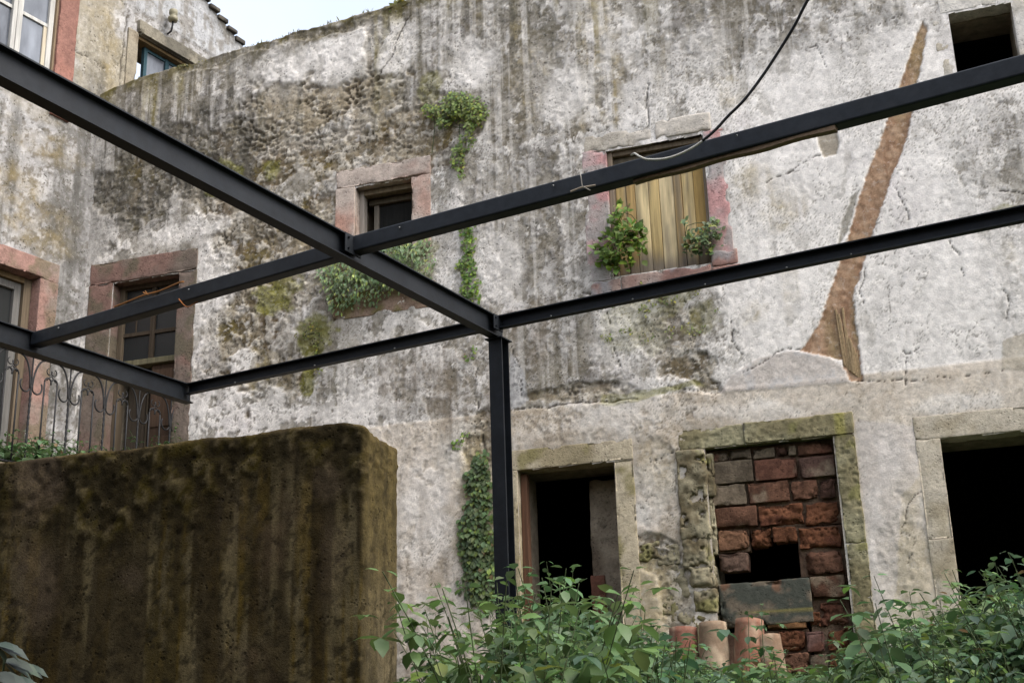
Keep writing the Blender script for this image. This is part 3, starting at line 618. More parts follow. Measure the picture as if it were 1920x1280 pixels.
# partition seen in the dark behind the left doorway
m = MB(); m.rough(-.34, .02, .40, .46, .22, 2.4, res=.04, amp=.02, r=.02, colf=stone_col(lin(150, 138, 120), lin(104, 92, 78), seed=5))
m.rough(-.35, -.22, .37, .399, .22, 1.55, res=.04, amp=.01, r=.01, colf=stone_col(lin(110, 76, 62), lin(84, 70, 56), seed=6)); m.build('partition', M_stone, main, smooth=True, weld=True)
# wood strip on the left jamb of that doorway
m = MB(); m.box(-.868, -.81, .06, .14, .3, 2.44, col=lin(92, 66, 50), bev=.006); m.build('door_post', M_wood, main)

# window 1 timber
cw = lin(150, 142, 132)
m = MB(); a, b, c, d = W1
m.box(a+.002, a+.05, .09, .17, c, d-.002, cw, .004); m.box(b-.03, b-.002, .09, .17, c, d-.002, cw, .004)
m.box(a+.052, b-.032, .085, .165, d-.06, d-.002, lin(110, 98, 78), .004); m.box(a+.10, a+.15, .22, .26, c, d-.09, lin(120, 112, 100), .004)
m.box(a+.052, b-.032, .20, .24, d-.12, d-.065, lin(84, 76, 62), .004); m.box(a+.152, b-.1, .245, .27, c+.28, d-.125, lin(30, 30, 28), .003)
m.build('window_frame', M_wood, main)
# window 2: boards and frame
a, b, c, d = W2; m = MB()
gw = lin(120, 108, 92)
m.box(a+.002, a+.045, .02, .12, c, d-.002, gw, .005); m.box(b-.035, b-.002, .02, .12, c, d-.002, gw, .005)
m.box(a+.046, b-.036, .03, .12, d-.055, d-.002, lin(104, 92, 76), .005); m.box(a+.046, b-.036, .075, .13, d-.20, d-.058, lin(92, 84, 70), .006)
m.build('window_frame', M_wood, main)
rng = random.Random(8)
def boardcol(c0, c1, z0, zrot):
    c0 = np.array(c0); c1 = np.array(c1)
    def fn(P):
        n = fbm(P[:, 0]*60, P[:, 2]*1.5, 0*P[:, 0], 3, 4)-.5
        c = mixc(np.ones((len(P), 3))*c0, c1, ss(-.1, .2, n)); c = mixc(c, np.array(lin(128, 118, 102)), ss(.02, .16, fbm(P[:, 0]*22+z0, P[:, 2]*1.2, oct=4, seed=7)-.5)*.6)
        rot = ss(zrot+.10, zrot-.12, P[:, 2]+.25*(fbm(P[:, 0]*16, P[:, 2]*2, oct=3, seed=6)-.5))
        return mixc(c, np.array(lin(116, 108, 98)), rot*.9)
    return fn
x = a+.047; bi = 0; widths = [.10, .085, .125, .10, .135, .075, .11, .10]
tones = [(190, 164, 112), (170, 142, 94), (204, 184, 140), (190, 166, 116), (212, 192, 150), (154, 130, 90), (202, 178, 128), (184, 152, 94)]
tot = (b-.037)-x; sc = tot/sum(widths)
bo = empty('boarding', (0, 0, 0), 0, main)
for wd, tn in zip(widths, tones):
    mm = MB(); cc = lin(*tn); dz = rng.uniform(0, .02)
    mm.rough(x+.002, x+wd*sc-.002, .075+rng.uniform(0, .012), .105, c+.0+dz, d-.205, res=.03, r=.004, amp=.0015, freq=20, seed=bi, colf=boardcol(cc, tuple(v*.72 for v in cc), c, c+.16+rng.uniform(-.06, .12)))
    mm.build('board', M_wood, bo, smooth=True, weld=True); x += wd*sc; bi += 1

# balcony door timber
a, b, c, d = BDO; dk_ = lin(72, 62, 50)
m = MB()
m.box(a+.002, a+.06, .12, .22, c, d-.002, lin(96, 84, 68), .005); m.box(b-.05, b-.002, .12, .22, c, d-.002, dk_, .005)
m.box(a+.061, b-.051, .12, .22, d-.05, d-.002, dk_, .005); m.box(a+.061, b-.051, .08, .22, 3.96, 4.02, lin(104, 98, 76), .006)
m.box(a+.38, a+.43, .13, .2, 4.022, d-.052, dk_, .004); m.box(a+.061, a+.379, .14, .19, 4.30, 4.34, dk_, .004); m.box(a+.431, b-.051, .14, .19, 4.30, 4.34, dk_, .004)
m.box(a+.061, a+.379, .15, .18, 4.62, 4.645, dk_, .004); m.box(a+.19, a+.205, .15, .18, 4.345, 4.62, dk_, .003)
m.build('door_frame', M_wood, main)
m = MB(); m.box(a+.061, a+.379, .162, .168, 4.022, d-.052); m.box(a+.431, b-.051, .162, .168, 4.022, d-.052); m.build('transom_glass', M_dglass, main)
m = MB()
m.box(a+.43, b-.052, .135, .17, c, 3.955, lin(74, 58, 46), .005)
for (x0, x1, z0, z1) in ((a+.45, b-.07, 2.6, 3.2), (a+.45, b-.07, 3.3, 3.9)): m.box(x0, x1, .122, .1345, z0, z1, lin(84, 66, 52), .004)
m.build('door_leaf', M_wood, main)
m = MB(); m.box(a+.062, a+.30, .30, .33, c, 3.90, lin(92, 80, 64), .005); m.box(a+.08, a+.28, .288, .2995, 3.05, 3.8, lin(76, 66, 54), .004)
m.build('door_leaf', M_wood, main)

# laths in the foot of the chase
rng = random.Random(3); m = MB()
for k in range(10):
    x0, z0 = at(1568+k*4.2+rng.uniform(-2, 2), 580+k*9-30*(k == 3)); x1, z1 = at(1584+k*3.5, 713-(9-k)*3)
    pts = [np.array([x0+(x1-x0)*t, -.004-.006*math.sin(t*3+k), z0+(z1-z0)*t]) for t in np.linspace(0, 1, 8)]
    m.tube(pts, .010+rng.uniform(-.002, .002), 5, col=np.array(lin(158, 136, 104))*rng.uniform(.75, 1.1))
m.build('lath', M_woodx, main)

# brick infill ------------------------------------------------------------------
def zb_(zx, zy): return at(1240+zx/2.462, 760+zy/2.462)
m = MB()
red = lin(108, 78, 62); red2 = lin(118, 78, 56); gr = lin(112, 100, 84); drk = lin(84, 62, 52)
BR = [  # zx0, zx1, zy0, zy1, colour, broken
 (220, 305, 205, 255, gr, .3), (308, 412, 195, 245, gr, .2), (416, 522, 190, 240, gr, .1), (526, 578, 185, 232, drk, .8), (582, 620, 180, 226, gr, .4), (622, 790, 168, 220, red, .7),
 (226, 421, 248, 355, gr, .1), (425, 627, 238, 338, lin(112, 78, 64), .1), (630, 800, 228, 326, lin(108, 84, 74), .15),
 (230, 390, 358, 460, gr, .1), (393, 590, 345, 443, red, .05), (593, 720, 338, 430, red, .7), (724, 804, 332, 425, drk, .9),
 (233, 440, 462, 560, red, .15), (443, 655, 450, 548, red2, 1.0), (659, 818, 438, 540, red2, .9),
 (255, 400, 565, 665, lin(140, 104, 80), .6), (404, 505, 560, 650, red2, 1.0), (508, 622, 552, 628, red2, 1.0), (626, 825, 552, 655, red2, .9),
 (258, 398, 675, 765, lin(104, 84, 72), .4), (660, 838, 662, 772, red, .9),
 (684, 850, 780, 885, red, .15), (728, 860, 896, 1015, red, .9), (668, 732, 950, 1020, red2, 1.0),
 (510, 662, 1038, 1132, red2, .9), (664, 755, 1035, 1135, lin(112, 86, 78), .3), (758, 870, 1024, 1130, red2, .9),
 (560, 680, 1140, 1235, red, 1.0), (683, 768, 1140, 1235, gr, .4), (772, 885, 1138, 1232, red2, .8), (480, 665, 930, 1030, lin(134, 98, 66), .3)]
for i, (a_, b_, c_, d_, cc, br) in enumerate(BR):
    xm = (a_+b_)/2; zt = zb_(xm, c_)[1]; zl = zb_(xm, d_)[1]; x0 = zb_(a_, (c_+d_)/2)[0]; x1 = zb_(b_, (c_+d_)/2)[0]
    x0 = max(x0, BRK[0]+.004); x1 = min(x1, BRK[1]-.004)
    cf = stone_col(cc, tuple(v*.62 for v in cc), sc=7, seed=i*3, moss_=lin(128, 114, 96) if br < .3 else lin(86, 54, 42), mossamt=-.02)
    rec = .035+.03*br*random.Random(i).random()
    m.rough(x0+.004, x1-.004, rec, .20, zl+.004, zt-.003, res=.013, r=.006+.006*br, amp=.003+.013*br, freq=13, seed=i*7, colf=cf, chip=.006+.02*br, crev=.7*br)
ob = m.build('brick_infill', M_brick, main, smooth=True, weld=True)
# mortar behind the bricks, with the hole left open
m = MB(); mc = stone_col(lin(112, 94, 78), lin(84, 64, 52), sc=8, seed=2)
def mort(zx0, zx1, zy0, zy1):
    xm = (zx0+zx1)/2; m.rough(max(zb_(zx0, (zy0+zy1)/2)[0], BRK[0]+.002), min(zb_(zx1, (zy0+zy1)/2)[0], BRK[1]-.002), .088, .19, zb_(xm, zy1)[1], zb_(xm, zy0)[1], res=.03, r=.006, amp=.006, colf=mc)
mort(200, 850, 170, 560); mort(245, 402, 562, 672); mort(628, 860, 545, 780); mort(690, 880, 782, 1300); mort(250, 690, 1035, 1320); mort(404, 626, 562, 600)
m.build('mortar', M_brick, main, smooth=True, weld=True)
# painted slab fragment closing the lower part of the hole
def slabc(P):
    c = np.ones((len(P), 3))*np.array(lin(108, 98, 84)); n = fbm(P[:, 0]*6, P[:, 2]*8, oct=4, seed=6)-.5
    c = mixc(c, np.array(lin(74, 76, 68)), ss(-.04, .05, n)); c = mixc(c, np.array(lin(112, 84, 66)), ss(.14, .22, fbm(P[:, 0]*7+5, P[:, 2]*7, oct=3, seed=16)-.5)*.9)
    return mixc(c, np.array(lin(140, 130, 76)), ss(.018, .008, np.abs(P[:, 2]-zb_(560, 943)[1]))*ss(.9, 1.2, P[:, 0])*.7)
m = MB(); m.rough(zb_(266, 900)[0], zb_(690, 870)[0], .03, .14, zb_(480, 1010)[1], zb_(480, 806)[1], res=.016, r=.012, amp=.006, colf=slabc, chip=.03, tilt=.012)
m.build('stone_slab', M_stone, main, smooth=True, weld=True)

# left house ---------------------------------------------------------------------
left = empty('left_house', tuple(LW.o), LW.yaw)
tag(left, 'neighbouring house at left with pink stone door surround, white casement window and blue framed window', 'building')
la = LW.at
LD = (-1.75, -.60, 2.45, 4.78); LWd = (-1.75, la(110, 40)[0]+.0, 7.05, 8.62)
u3a = la(256, 100)[0]; LB = (u3a, la(380, 110)[0], 7.3, 8.12)
res2 = .016; us2 = np.concatenate([np.arange(-13.0, -1.8, .05), np.arange(-1.8, 3.4, res2)])
topl = np.interp(us2, [-13, .9, 1.42, 2.2, 3.4], [9.55, 9.42, 9.12, 8.76, 8.2])
nz2 = int(9/res2*.8); T2 = np.linspace(0, 1, nz2); U2 = np.repeat(us2[None, :], nz2, 0); Z2 = 1.5+T2[:, None]*(topl[None, :]-1.5)
F2 = Field(LW, U2, Z2, 31)
med2 = fbm(U2*8, Z2*8, oct=5, seed=192, gain=.62)-.5; fin2 = fbm(U2*26, Z2*26, oct=4, seed=191)-.5; st2 = fbm(U2*12, Z2*.9, oct=4, seed=194)-.5
c2 = np.ones(U2.shape+(3,))*np.array(lin(158, 156, 154))
c2 = mixc(c2, np.array(lin(104, 102, 98)), ss(-.10, .2, med2+F2.n1)*.8); c2 = mixc(c2, np.array(lin(190, 188, 186)), ss(-.01, .02, fbm(U2*6, Z2*6, oct=6, seed=430, gain=.62)-.56)*.6)
c2 = mixc(c2, np.array(lin(88, 80, 66)), ss(-.01, .02, fbm(U2*20, Z2*20, oct=5, seed=431, gain=.65)-.585)*.6)
c2 = mixc(c2, np.array(lin(84, 82, 76)), np.clip(ss(.02, .2, fbm(U2*6, Z2*.5, oct=5, seed=432)-.5)*(.5+2*st2), 0, .7))
c2 = mixc(c2, np.array(lin(146, 138, 120)), F2.blobs([(180, 60, 60, 110), (220, 130, 40, 60), (60, 190, 60, 20, .5)], soft=.4)*.75)
c2 = mixc(c2, np.array(lin(92, 90, 86)), np.clip(F2.blobs([(170, 330, 26, 200), (140, 380, 26, 120, .7), (150, 300, 40, 60, .7)], soft=.5)*(.5+st2*2), 0, .8))
c2 = mixc(c2, np.array(lin(128, 112, 72)), np.clip(F2.blobs([(90, 270, 80, 26, .6), (30, 350, 50, 60, .6), (210, 90, 16, 60, .5), (60, 420, 80, 40, .6), (190, 30, 30, 30, .5)], soft=.5)*(.5+2*med2), 0, .6))
above = ss(8.40, 8.46, Z2)*ss(.3, .5, U2); c2 = mixc(c2, np.array(lin(166, 168, 170)), above*.7); c2 = mixc(c2, grey*.75, above*ss(-.02, .2, st2+med2)*.8)
td2 = topl[None, :]-Z2; c2 = mixc(c2, np.array(lin(84, 82, 76)), ss(.35, .0, td2+.6*F2.n1)*.8)
ck2 = np.zeros(U2.shape)
for pts, wd in (([(240, 20), (236, 60), (228, 110), (226, 160)], .014), ([(140, 95), (175, 115), (200, 130)], .008), ([(40, 220), (90, 250)], .008)): ck2 = np.maximum(ck2, F2.line(pts, wd))
c2 = mixc(c2, np.array(lin(60, 54, 46)), ck2*.8); q1, q2 = worley(U2*7+F2.n1*3, Z2*7+F2.n2*3, 61); h2 = ss(.05, .01, q2)*ss(.02, .15, F2.n1); c2 = mixc(c2, np.array(lin(90, 84, 70)), h2*.5)
c2 = c2*(1+.4*fin2+.4*med2)[..., None]
H2 = .012*F2.n1+.012*med2+.006*fin2-.014*ck2-.003*h2+.02*ss(8.40, 8.43, Z2)*ss(1.25, 1.35, U2*0+1.3)
relief_object('house_wall', U2, Z2, H2, c2, M_plaster, left, [LD, LWd, LB], topback=.5)
# pink stone around the lower door
cl = stone_col(lin(146, 116, 106), lin(134, 120, 110), sc=2.6, seed=39, moss_=lin(112, 102, 84), mossamt=.03)
frame([(LD[1], LD[1]+.22, 2.4, 4.1), (LD[1], LD[1]+.22, 4.103, LD[3]), (LD[0]-.22, LD[1]+.22, LD[3]+.002, 4.985), (LD[0]-.22, LD[0], 2.4, LD[3])], cl, 'stone_frame', left, seed=111)
gw2 = lin(104, 102, 98)
m = MB(); a, b, c, d = LD
m.box(b-.09, b-.002, .10, .2, c, d-.002, lin(100, 88, 72), .005); m.box(b-.17, b-.092, .14, .22, c, d-.06, gw2, .005); m.box(a, b-.092, .10, .2, d-.06, d-.002, lin(104, 88, 64), .005); m.box(a, b-.172, .14, .22, d-.14, d-.062, gw2, .005)
m.box(a, b-.172, .15, .21, 4.06, 4.1, lin(100, 92, 78), .004); m.box(b-.33, b-.22, .30, .33, c, d-.15, lin(120, 92, 56), .005)
m.build('door_frame', M_wood, left)
m = MB(); m.box(a, b-.172, .178, .184, 3.0, d-.14); m.build('door_glass', M_dglass, left)
# upper window: white casement, pink pilaster strip
frame([(la(112, 0)[0], la(147, 0)[0], 6.6, 9.0, .03)], stone_col(lin(142, 102, 90), lin(128, 94, 84), sc=2, seed=45), 'stone_frame', left, seed=121, chip=.004)
a, b, c, d = LWd; wh = lin(176, 174, 168); m = MB()
e0 = la(105, 40)[0]; e1 = la(35, 40)[0]
m.box(e0, b+.0, -.0, .2, c, d, lin(120, 104, 84), .005)
m.box(e0-.065, e0-.002, .03, .10, c, d, wh, .005); m.box(e1-.06, e1+.06, .02, .10, c, d, wh, .006); m.box(e1-.012, e1+.012, .008, .0198, c, d, wh, .004)
for zz in (7.62, 8.20): m.box(e1+.061, e0-.066, .04, .09, zz-.02, zz+.02, wh, .004); m.box(a, e1-.061, .04, .09, zz-.02, zz+.02, wh, .004)
m.box(e0-.11, e0-.066, .045, .09, c, 7.60, lin(176, 166, 146), .004)
m.box(e1+.061, e0-.066, .04, .09, c, c+.06, wh, .004); m.build('window_frame', M_wood, left)
m = MB(); m.box(a, e0-.06, .06, .066, c, d); m.build('pane', M_glass, left)
# blue framed window under the lintel
a, b, c, d = LB; bl = lin(48, 72, 80); m = MB(); wq = (b-a)
m.box(a+.22*wq*.9, a+.22*wq*.9+.05, .10, .15, c, d-.04, bl, .004); m.box(a+.52*wq, a+.52*wq+.06, .10, .15, c, d-.04, bl, .004); m.box(b-.06, b-.002, .10, .15, c, d-.04, bl, .004); m.box(a+.2*wq, b-.061, .105, .145, d-.08, d-.042, bl, .004)
m.box(a+.002, b-.002, .03, .2, d-.038, d-.002, lin(110, 92, 66), .004)
m.build('window_frame', M_wood, left)
m = MB(); m.box(a+.22*wq, b-.06, .122, .128, c, d-.08); m.build('pane', M_glass, left)
frame([(a-.02, b+.15, d+.002, d+.16, .05)], stone_col(lin(128, 122, 108), lin(96, 92, 82), seed=47), 'lintel', left, seed=131, chip=.02)
frame([(a-.15, a, 7.2, d+.0, .02)], stone_col(lin(136, 128, 112), lin(112, 102, 86), seed=48), 'jamb', left, seed=133, chip=.01)
for op in (LD, LWd, LB): revealbox(op, depth=.5, back=.14).build('reveal', M_rev, left)
m = MB()
m.box(-13, 3.4, 3.4, 3.5, 1.4, 8.2); m.box(-13.1, -13, .02, 3.5, 1.4, 9.3); m.box(3.4, 3.5, .02, 3.5, 1.4, 8.15); m.box(-13, 3.4, .5, 3.4, 5.2, 5.4); m.box(-13, 3.4, .5, 3.4, 2.2, 2.4)
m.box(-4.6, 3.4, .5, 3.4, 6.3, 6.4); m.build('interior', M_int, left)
# roof tiles along the verge
m = MB(); rng = random.Random(2)
for k in range(30):
    u_ = -1.6+k*.16; zt = float(np.interp(u_, [-13, .9, 1.42, 2.2, 3.4], [9.55, 9.42, 9.12, 8.76, 8.2]))
    m.rough(u_-.085, u_+.085, -.03-rng.uniform(0, .03), .62, zt-.01, zt+.035+rng.uniform(0, .02), res=.05, r=.012, amp=.008, freq=9, seed=k, col=np.array(lin(66, 62, 56))*rng.uniform(.5, 1.1))
m.build('roof', M_terra, left, smooth=True)

# unseen house, added behind the viewpoint to shade the yard from the sky
opp = empty('unseen_opposite_house', (0, -3.2, -1.7), rad(-8)); tag(opp, 'unseen plain rendered house added opposite the ruin to shade the yard', 'building')
m = MB(); m.box(-11, 9, -4, 0, 0, 8.2, lin(120, 112, 100)); m.build('wall', surf('opposite_render', lin(120, 112, 100), var=.3, scale=3, bump=.4, bscale=20), opp)
m = MB(); m.add([(-11.3, .4, 8.15), (9.3, .4, 8.15), (9.3, -2, 9.5), (-11.3, -2, 9.5), (9.3, -4.4, 8.15), (-11.3, -4.4, 8.15)], [(0, 1, 2, 3), (3, 2, 4, 5), (0, 3, 5), (1, 4, 2), (0, 5, 4, 1)], lin(120, 84, 68)); m.build('roof', M_terra, opp)
for x_ in (-8, -4.5, -1, 2.5, 6):
    for z_ in (1.2, 5.0):
        m = MB(); m.box(x_, x_+1.0, .003, .05, z_, z_+1.6, lin(150, 140, 126)); w_ = m.build('window', M_woodx, opp); m = MB(); m.box(x_+.08, x_+.92, .053, .06, z_+.08, z_+1.52); m.build('pane', M_dglass, w_)

# ------------------------------------------------------------ terrace, railing
Hst = 2.8827
rz_top = 3.52
ra = on_z(0, 648, rz_top); rb = on_z(362, 758, rz_top); rdir = (rb-ra)/np.linalg.norm(rb-ra); ra = ra-rdir*1.2
rl = float(np.linalg.norm(rb-ra)); ryaw = math.atan2(rdir[1], rdir[0])
def build_terrace():
    n_ = np.array([-math.sin(ryaw), math.cos(ryaw), 0])
    m = MB(); p = [ra-rdir*2, ra+rdir*(rl+1.6)]; off = -.25*n_
    q0 = p[0]+off; q1 = p[1]+off
    V = []
    for z in (-1.7, 2.46):
        for q in (q0, q1, q1+n_*7, q0+n_*7): V.append((q[0], q[1], z))
    m.add(V, [(3, 2, 1, 0), (4, 5, 6, 7), (0, 1, 5, 4), (1, 2, 6, 5), (2, 3, 7, 6), (3, 0, 4, 7)], lin(120, 108, 88))
    tag(m.build('terrace', surf('terrace_concrete', lin(110, 100, 84), var=.4, scale=6, bump=.5, bscale=20)), kind='structure')
build_terrace()
rail = empty('balcony_railing', (ra[0], ra[1], 2.46), ryaw)
tag(rail, 'black wrought iron balcony railing with twisted bars and curled scrolls above the mossy wall', 'railing')
hr = rz_top-2.46
def arc_pts(cx, cz, r, a0, a1, n=12, rx=None):
    rx = rx or r
    return [np.array([cx+rx*math.cos(t), 0, cz+r*math.sin(t)]) for t in np.linspace(rad(a0), rad(a1), n)]
m = MB(); m.box(0, rl, -.02, .02, hr-.012, hr, bev=.003); m.box(0, rl, -.012, .012, .08, .095, bev=.003); m.build('handrail', M_iron, rail)
k = 0; x = rl-.30; pitch_ = .42
while x > .1:
    # twisted main bar
    mm = MB()
    pts = [np.array([x, 0, z_]) for z_ in np.linspace(0, hr-.013, 60)]
    mm.tube(pts, [(.012 if (i % 3) else .008) if z_ < 42 else .007 for i, z_ in enumerate(range(60))], 6); mm.build('post', M_iron, rail, smooth=True)
    mm = MB()
    for s_ in (-1, 1):      # tulip arms
        mm.tube([np.array([x+s_*(.012+.115*(1-math.cos(t))), 0, hr-.30+.285*math.sin(t)]) for t in np.linspace(0, rad(90), 10)], .0085, 6)
        mm.tube([np.array([x+s_*(.062-.055*math.cos(t)), 0, hr-.27-.065*math.sin(t)]) for t in np.linspace(0, rad(215), 14)], .0075, 6)
    mm.build('scroll', M_iron, rail, smooth=True)
    for dx in (-.14, -.28):
        xb = x+dx
        if xb < .05: continue
        mm = MB(); mm.tube([np.array([xb, 0, z_]) for z_ in (0, hr*.5, hr-.20)], .008, 6)
        s_ = 1 if dx > -.2 else -1
        mm.tube([np.array([xb+s_*(.0-.035+.035*math.cos(t)), 0, hr-.20+.04*math.sin(t)]) for t in np.linspace(0, rad(200), 10)], .0075, 6)
        mm.build('baluster', M_iron, rail, smooth=True)
    mm = MB(); xb = x-.21
    for s_ in (-1, 1):
        mm.tube([np.array([xb+s_*(.025+.03*math.cos(t)), 0, hr-.10+.03*math.sin(t)]) for t in np.linspace(rad(-200), rad(70), 12)], .005, 6)
        mm.tube([np.array([xb+s_*t*.05, 0, hr-.135-.05*t+.0*s_]) for t in np.linspace(0, 1, 4)], .005, 6)
    mm.build('scroll', M_iron, rail, smooth=True)
    x -= pitch_; k += 1
m = MB(); m.tube([np.array([rl-.02, 0, z_]) for z_ in (0, hr*.5, hr)], .016, 8); m.build('newel', M_iron, rail, smooth=True)
m = MB()
m.tube([np.array([rl+.0+.14*math.sin(t), 0, hr-.62+.62*math.cos(t)]) for t in np.linspace(0, rad(110), 14)], .008, 6)
m.tube([np.array([rl+.14+.13-.13*math.cos(t), 0, hr-.55+.20*math.sin(t)]) for t in np.linspace(0, rad(170), 14)], .007, 6)
m.tube([np.array([rl+.27+.03*math.cos(t), 0, hr-.52+.03*math.sin(t)]) for t in np.linspace(0, rad(280), 12)], .006, 6)
m.build('scroll', M_iron, rail, smooth=True)

# ------------------------------------------------------------ concrete wall in the foreground
def build_conc():
    th = .33; L_ = 4.4; r = .026
    s = list(np.arange(-L_, -r, .0115)); P = [(x_, 0.0) for x_ in s]; Nn = [(0, -1)]*len(s)
    for t in np.linspace(0, math.pi/2, 7): P.append((-r+r*math.sin(t), r-r*math.cos(t))); Nn.append((math.sin(t), -math.cos(t)))
    for y_ in np.arange(r+.0115, th-r, .0115): P.append((0, y_)); Nn.append((1, 0))
    for t in np.linspace(0, math.pi/2, 7): P.append((-r+r*math.cos(t), th-r+r*math.sin(t))); Nn.append((math.cos(t), math.sin(t)))
    for x_ in np.arange(-r-.05, -L_, -.08): P.append((x_, th)); Nn.append((0, 1))
    P = np.array(P); Nn = np.array(Nn, float)
    sl = np.concatenate([[0], np.cumsum(np.hypot(*np.diff(P, axis=0).T))])
    zs = np.arange(-1.75, 1.3201, .0115); X0, Zg = P[:, 0][None, :], zs[:, None]
    Ug = np.repeat(sl[None, :]-L_, len(zs), 0); Zg = np.repeat(Zg, len(P), 1)
    F3 = Field(CW, Ug, Zg, 71)
    md = fbm(Ug*10, Zg*10, oct=5, seed=301, gain=.62)-.5; fi = fbm(Ug*30, Zg*30, oct=4, seed=302)-.5
    sk = fbm(Ug*3.7+.5*fbm(Ug*2, Zg*2, oct=3, seed=330), Zg*.4, oct=7, seed=303, gain=.72)-.5+.35*(fbm(Ug*2, Zg*2, oct=5, seed=331)-.5); sk2 = fbm(Ug*30, Zg*.8, oct=5, seed=304, gain=.65)-.5
    td = 1.32-Zg
    c = np.ones(Ug.shape+(3,))*np.array(lin(124, 116, 94))
    c = mixc(c, np.array(lin(84, 76, 50)), ss(-.05, .05, sk+.4*sk2))
    c = mixc(c, np.array(lin(110, 94, 42)), ss(.0, .10, sk2+.2*F3.n1)*.6)
    c = mixc(c, np.array(lin(132, 126, 112)), ss(-.01, .03, fbm(Ug*18, Zg*5, oct=6, seed=310, gain=.66)-.57)*.35)
    c = mixc(c, np.array(lin(50, 46, 34)), ss(-.01, .02, fbm(Ug*34, Zg*26, oct=5, seed=311, gain=.66)-.60)*.75)
    c = mixc(c, np.array(lin(56, 48, 32)), ss(.01, .08, fbm(Ug*11+9, Zg*.5, oct=4, seed=305)-.5)*ss(2.4, .4, td)*.8)
    c = mixc(c, np.array(lin(110, 96, 84)), ss(.05, .2, F3.n1)*.5)
    mz = ss(.42, .10, td+.45*F3.n1+.4*(fbm(Ug*2.5, Zg*.6, oct=3, seed=306)-.5))*ss(-3.2, -1.2, Ug)
    c = mixc(c, np.array(lin(58, 52, 34)), mz*.85); c = mixc(c, np.array(lin(92, 84, 30)), mz*ss(.0, .15, md)*.6)
    c = mixc(c, np.array(lin(120, 112, 96)), mz*ss(.14, .24, fi+md)*.5)
    lz = F3.blobs([(70, 930, 50, 90), (60, 1080, 50, 110, .8), (235, 1090, 30, 40, .6), (590, 900, 30, 30, .6), (600, 1080, 30, 110, .5), (420, 980, 30, 60, .3)], soft=.5)
    c = mixc(c, np.array(lin(124, 112, 104)), lz*.6)
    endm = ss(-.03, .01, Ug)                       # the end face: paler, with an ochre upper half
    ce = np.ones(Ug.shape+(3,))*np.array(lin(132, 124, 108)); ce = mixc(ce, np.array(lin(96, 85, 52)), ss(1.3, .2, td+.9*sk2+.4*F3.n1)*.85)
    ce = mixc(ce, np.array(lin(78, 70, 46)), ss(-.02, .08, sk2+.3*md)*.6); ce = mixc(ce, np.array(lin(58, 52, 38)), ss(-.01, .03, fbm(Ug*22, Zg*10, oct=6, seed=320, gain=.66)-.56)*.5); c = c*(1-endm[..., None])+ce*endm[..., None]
    c = mixc(c, np.array(lin(150, 134, 108)), ss(.03, .0, td+.04*F3.n2)*.35*(1-endm*.5))
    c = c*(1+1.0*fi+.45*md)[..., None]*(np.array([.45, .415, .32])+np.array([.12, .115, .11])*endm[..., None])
    H3 = .004*F3.n1+.003*md+.004*fi+mz*(.020*md+.020*fi)+.003*sk2
    pt_, _ = worley(Ug*14, Zg*14, 33); H3 -= .008*ss(.14, .05, pt_)*ss(.5, .6, vn(Ug*14, Zg*14, seed=2))
    rt = .030                                      # rounded arris at the top
    inset = np.where(td < rt, rt-np.sqrt(np.maximum(0, rt**2-(rt-td)**2)), 0)+.0
    X = P[:, 0][None, :]+Nn[:, 0][None, :]*(H3-inset); Y = P[:, 1][None, :]+Nn[:, 1][None, :]*(H3-inset)
    Zz = Zg+.022*(fbm(Ug*7, 0*Ug, oct=5, seed=8, gain=.65)-.5)*ss(.3, 0, td)-.05*ss(-.14, .16, Ug)*ss(.25, 0, td)
    # cap
    kk = np.linspace(0, 1, 9)[1:]; Xt = np.minimum(X[-1], -th/2); Yt = np.full_like(Xt, th/2)
    Xc = X[-1][None]*(1-kk[:, None])+Xt[None]*kk[:, None]; Yc = Y[-1][None]*(1-kk[:, None])+Yt[None]*kk[:, None]
    Zc = Zz[-1][None]+.012*np.sin(kk*math.pi/2)[:, None]+.01*(fbm(Xc*12, Yc*12, oct=3, seed=3)-.5)
    X = np.concatenate([X, Xc]); Y = np.concatenate([Y, Yc]); Zz = np.concatenate([Zz, Zc]); c = np.concatenate([c, np.repeat(c[-1:], len(kk), 0)])
    idx = np.arange(X.size).reshape(X.shape); Fq = np.stack([idx[:-1, :-1], idx[:-1, 1:], idx[1:, 1:], idx[1:, :-1]], -1).reshape(-1, 4)
    o = mesh_np('concrete_wall', np.stack([X, Y, Zz], -1).reshape(-1, 3), Fq, M_conc, None, c.reshape(-1, 3), True, tuple(CW.o), CW.yaw)
    tag(o, 'dark brown freestanding concrete wall streaked with moss and dirt in the left foreground', 'wall')
build_conc()

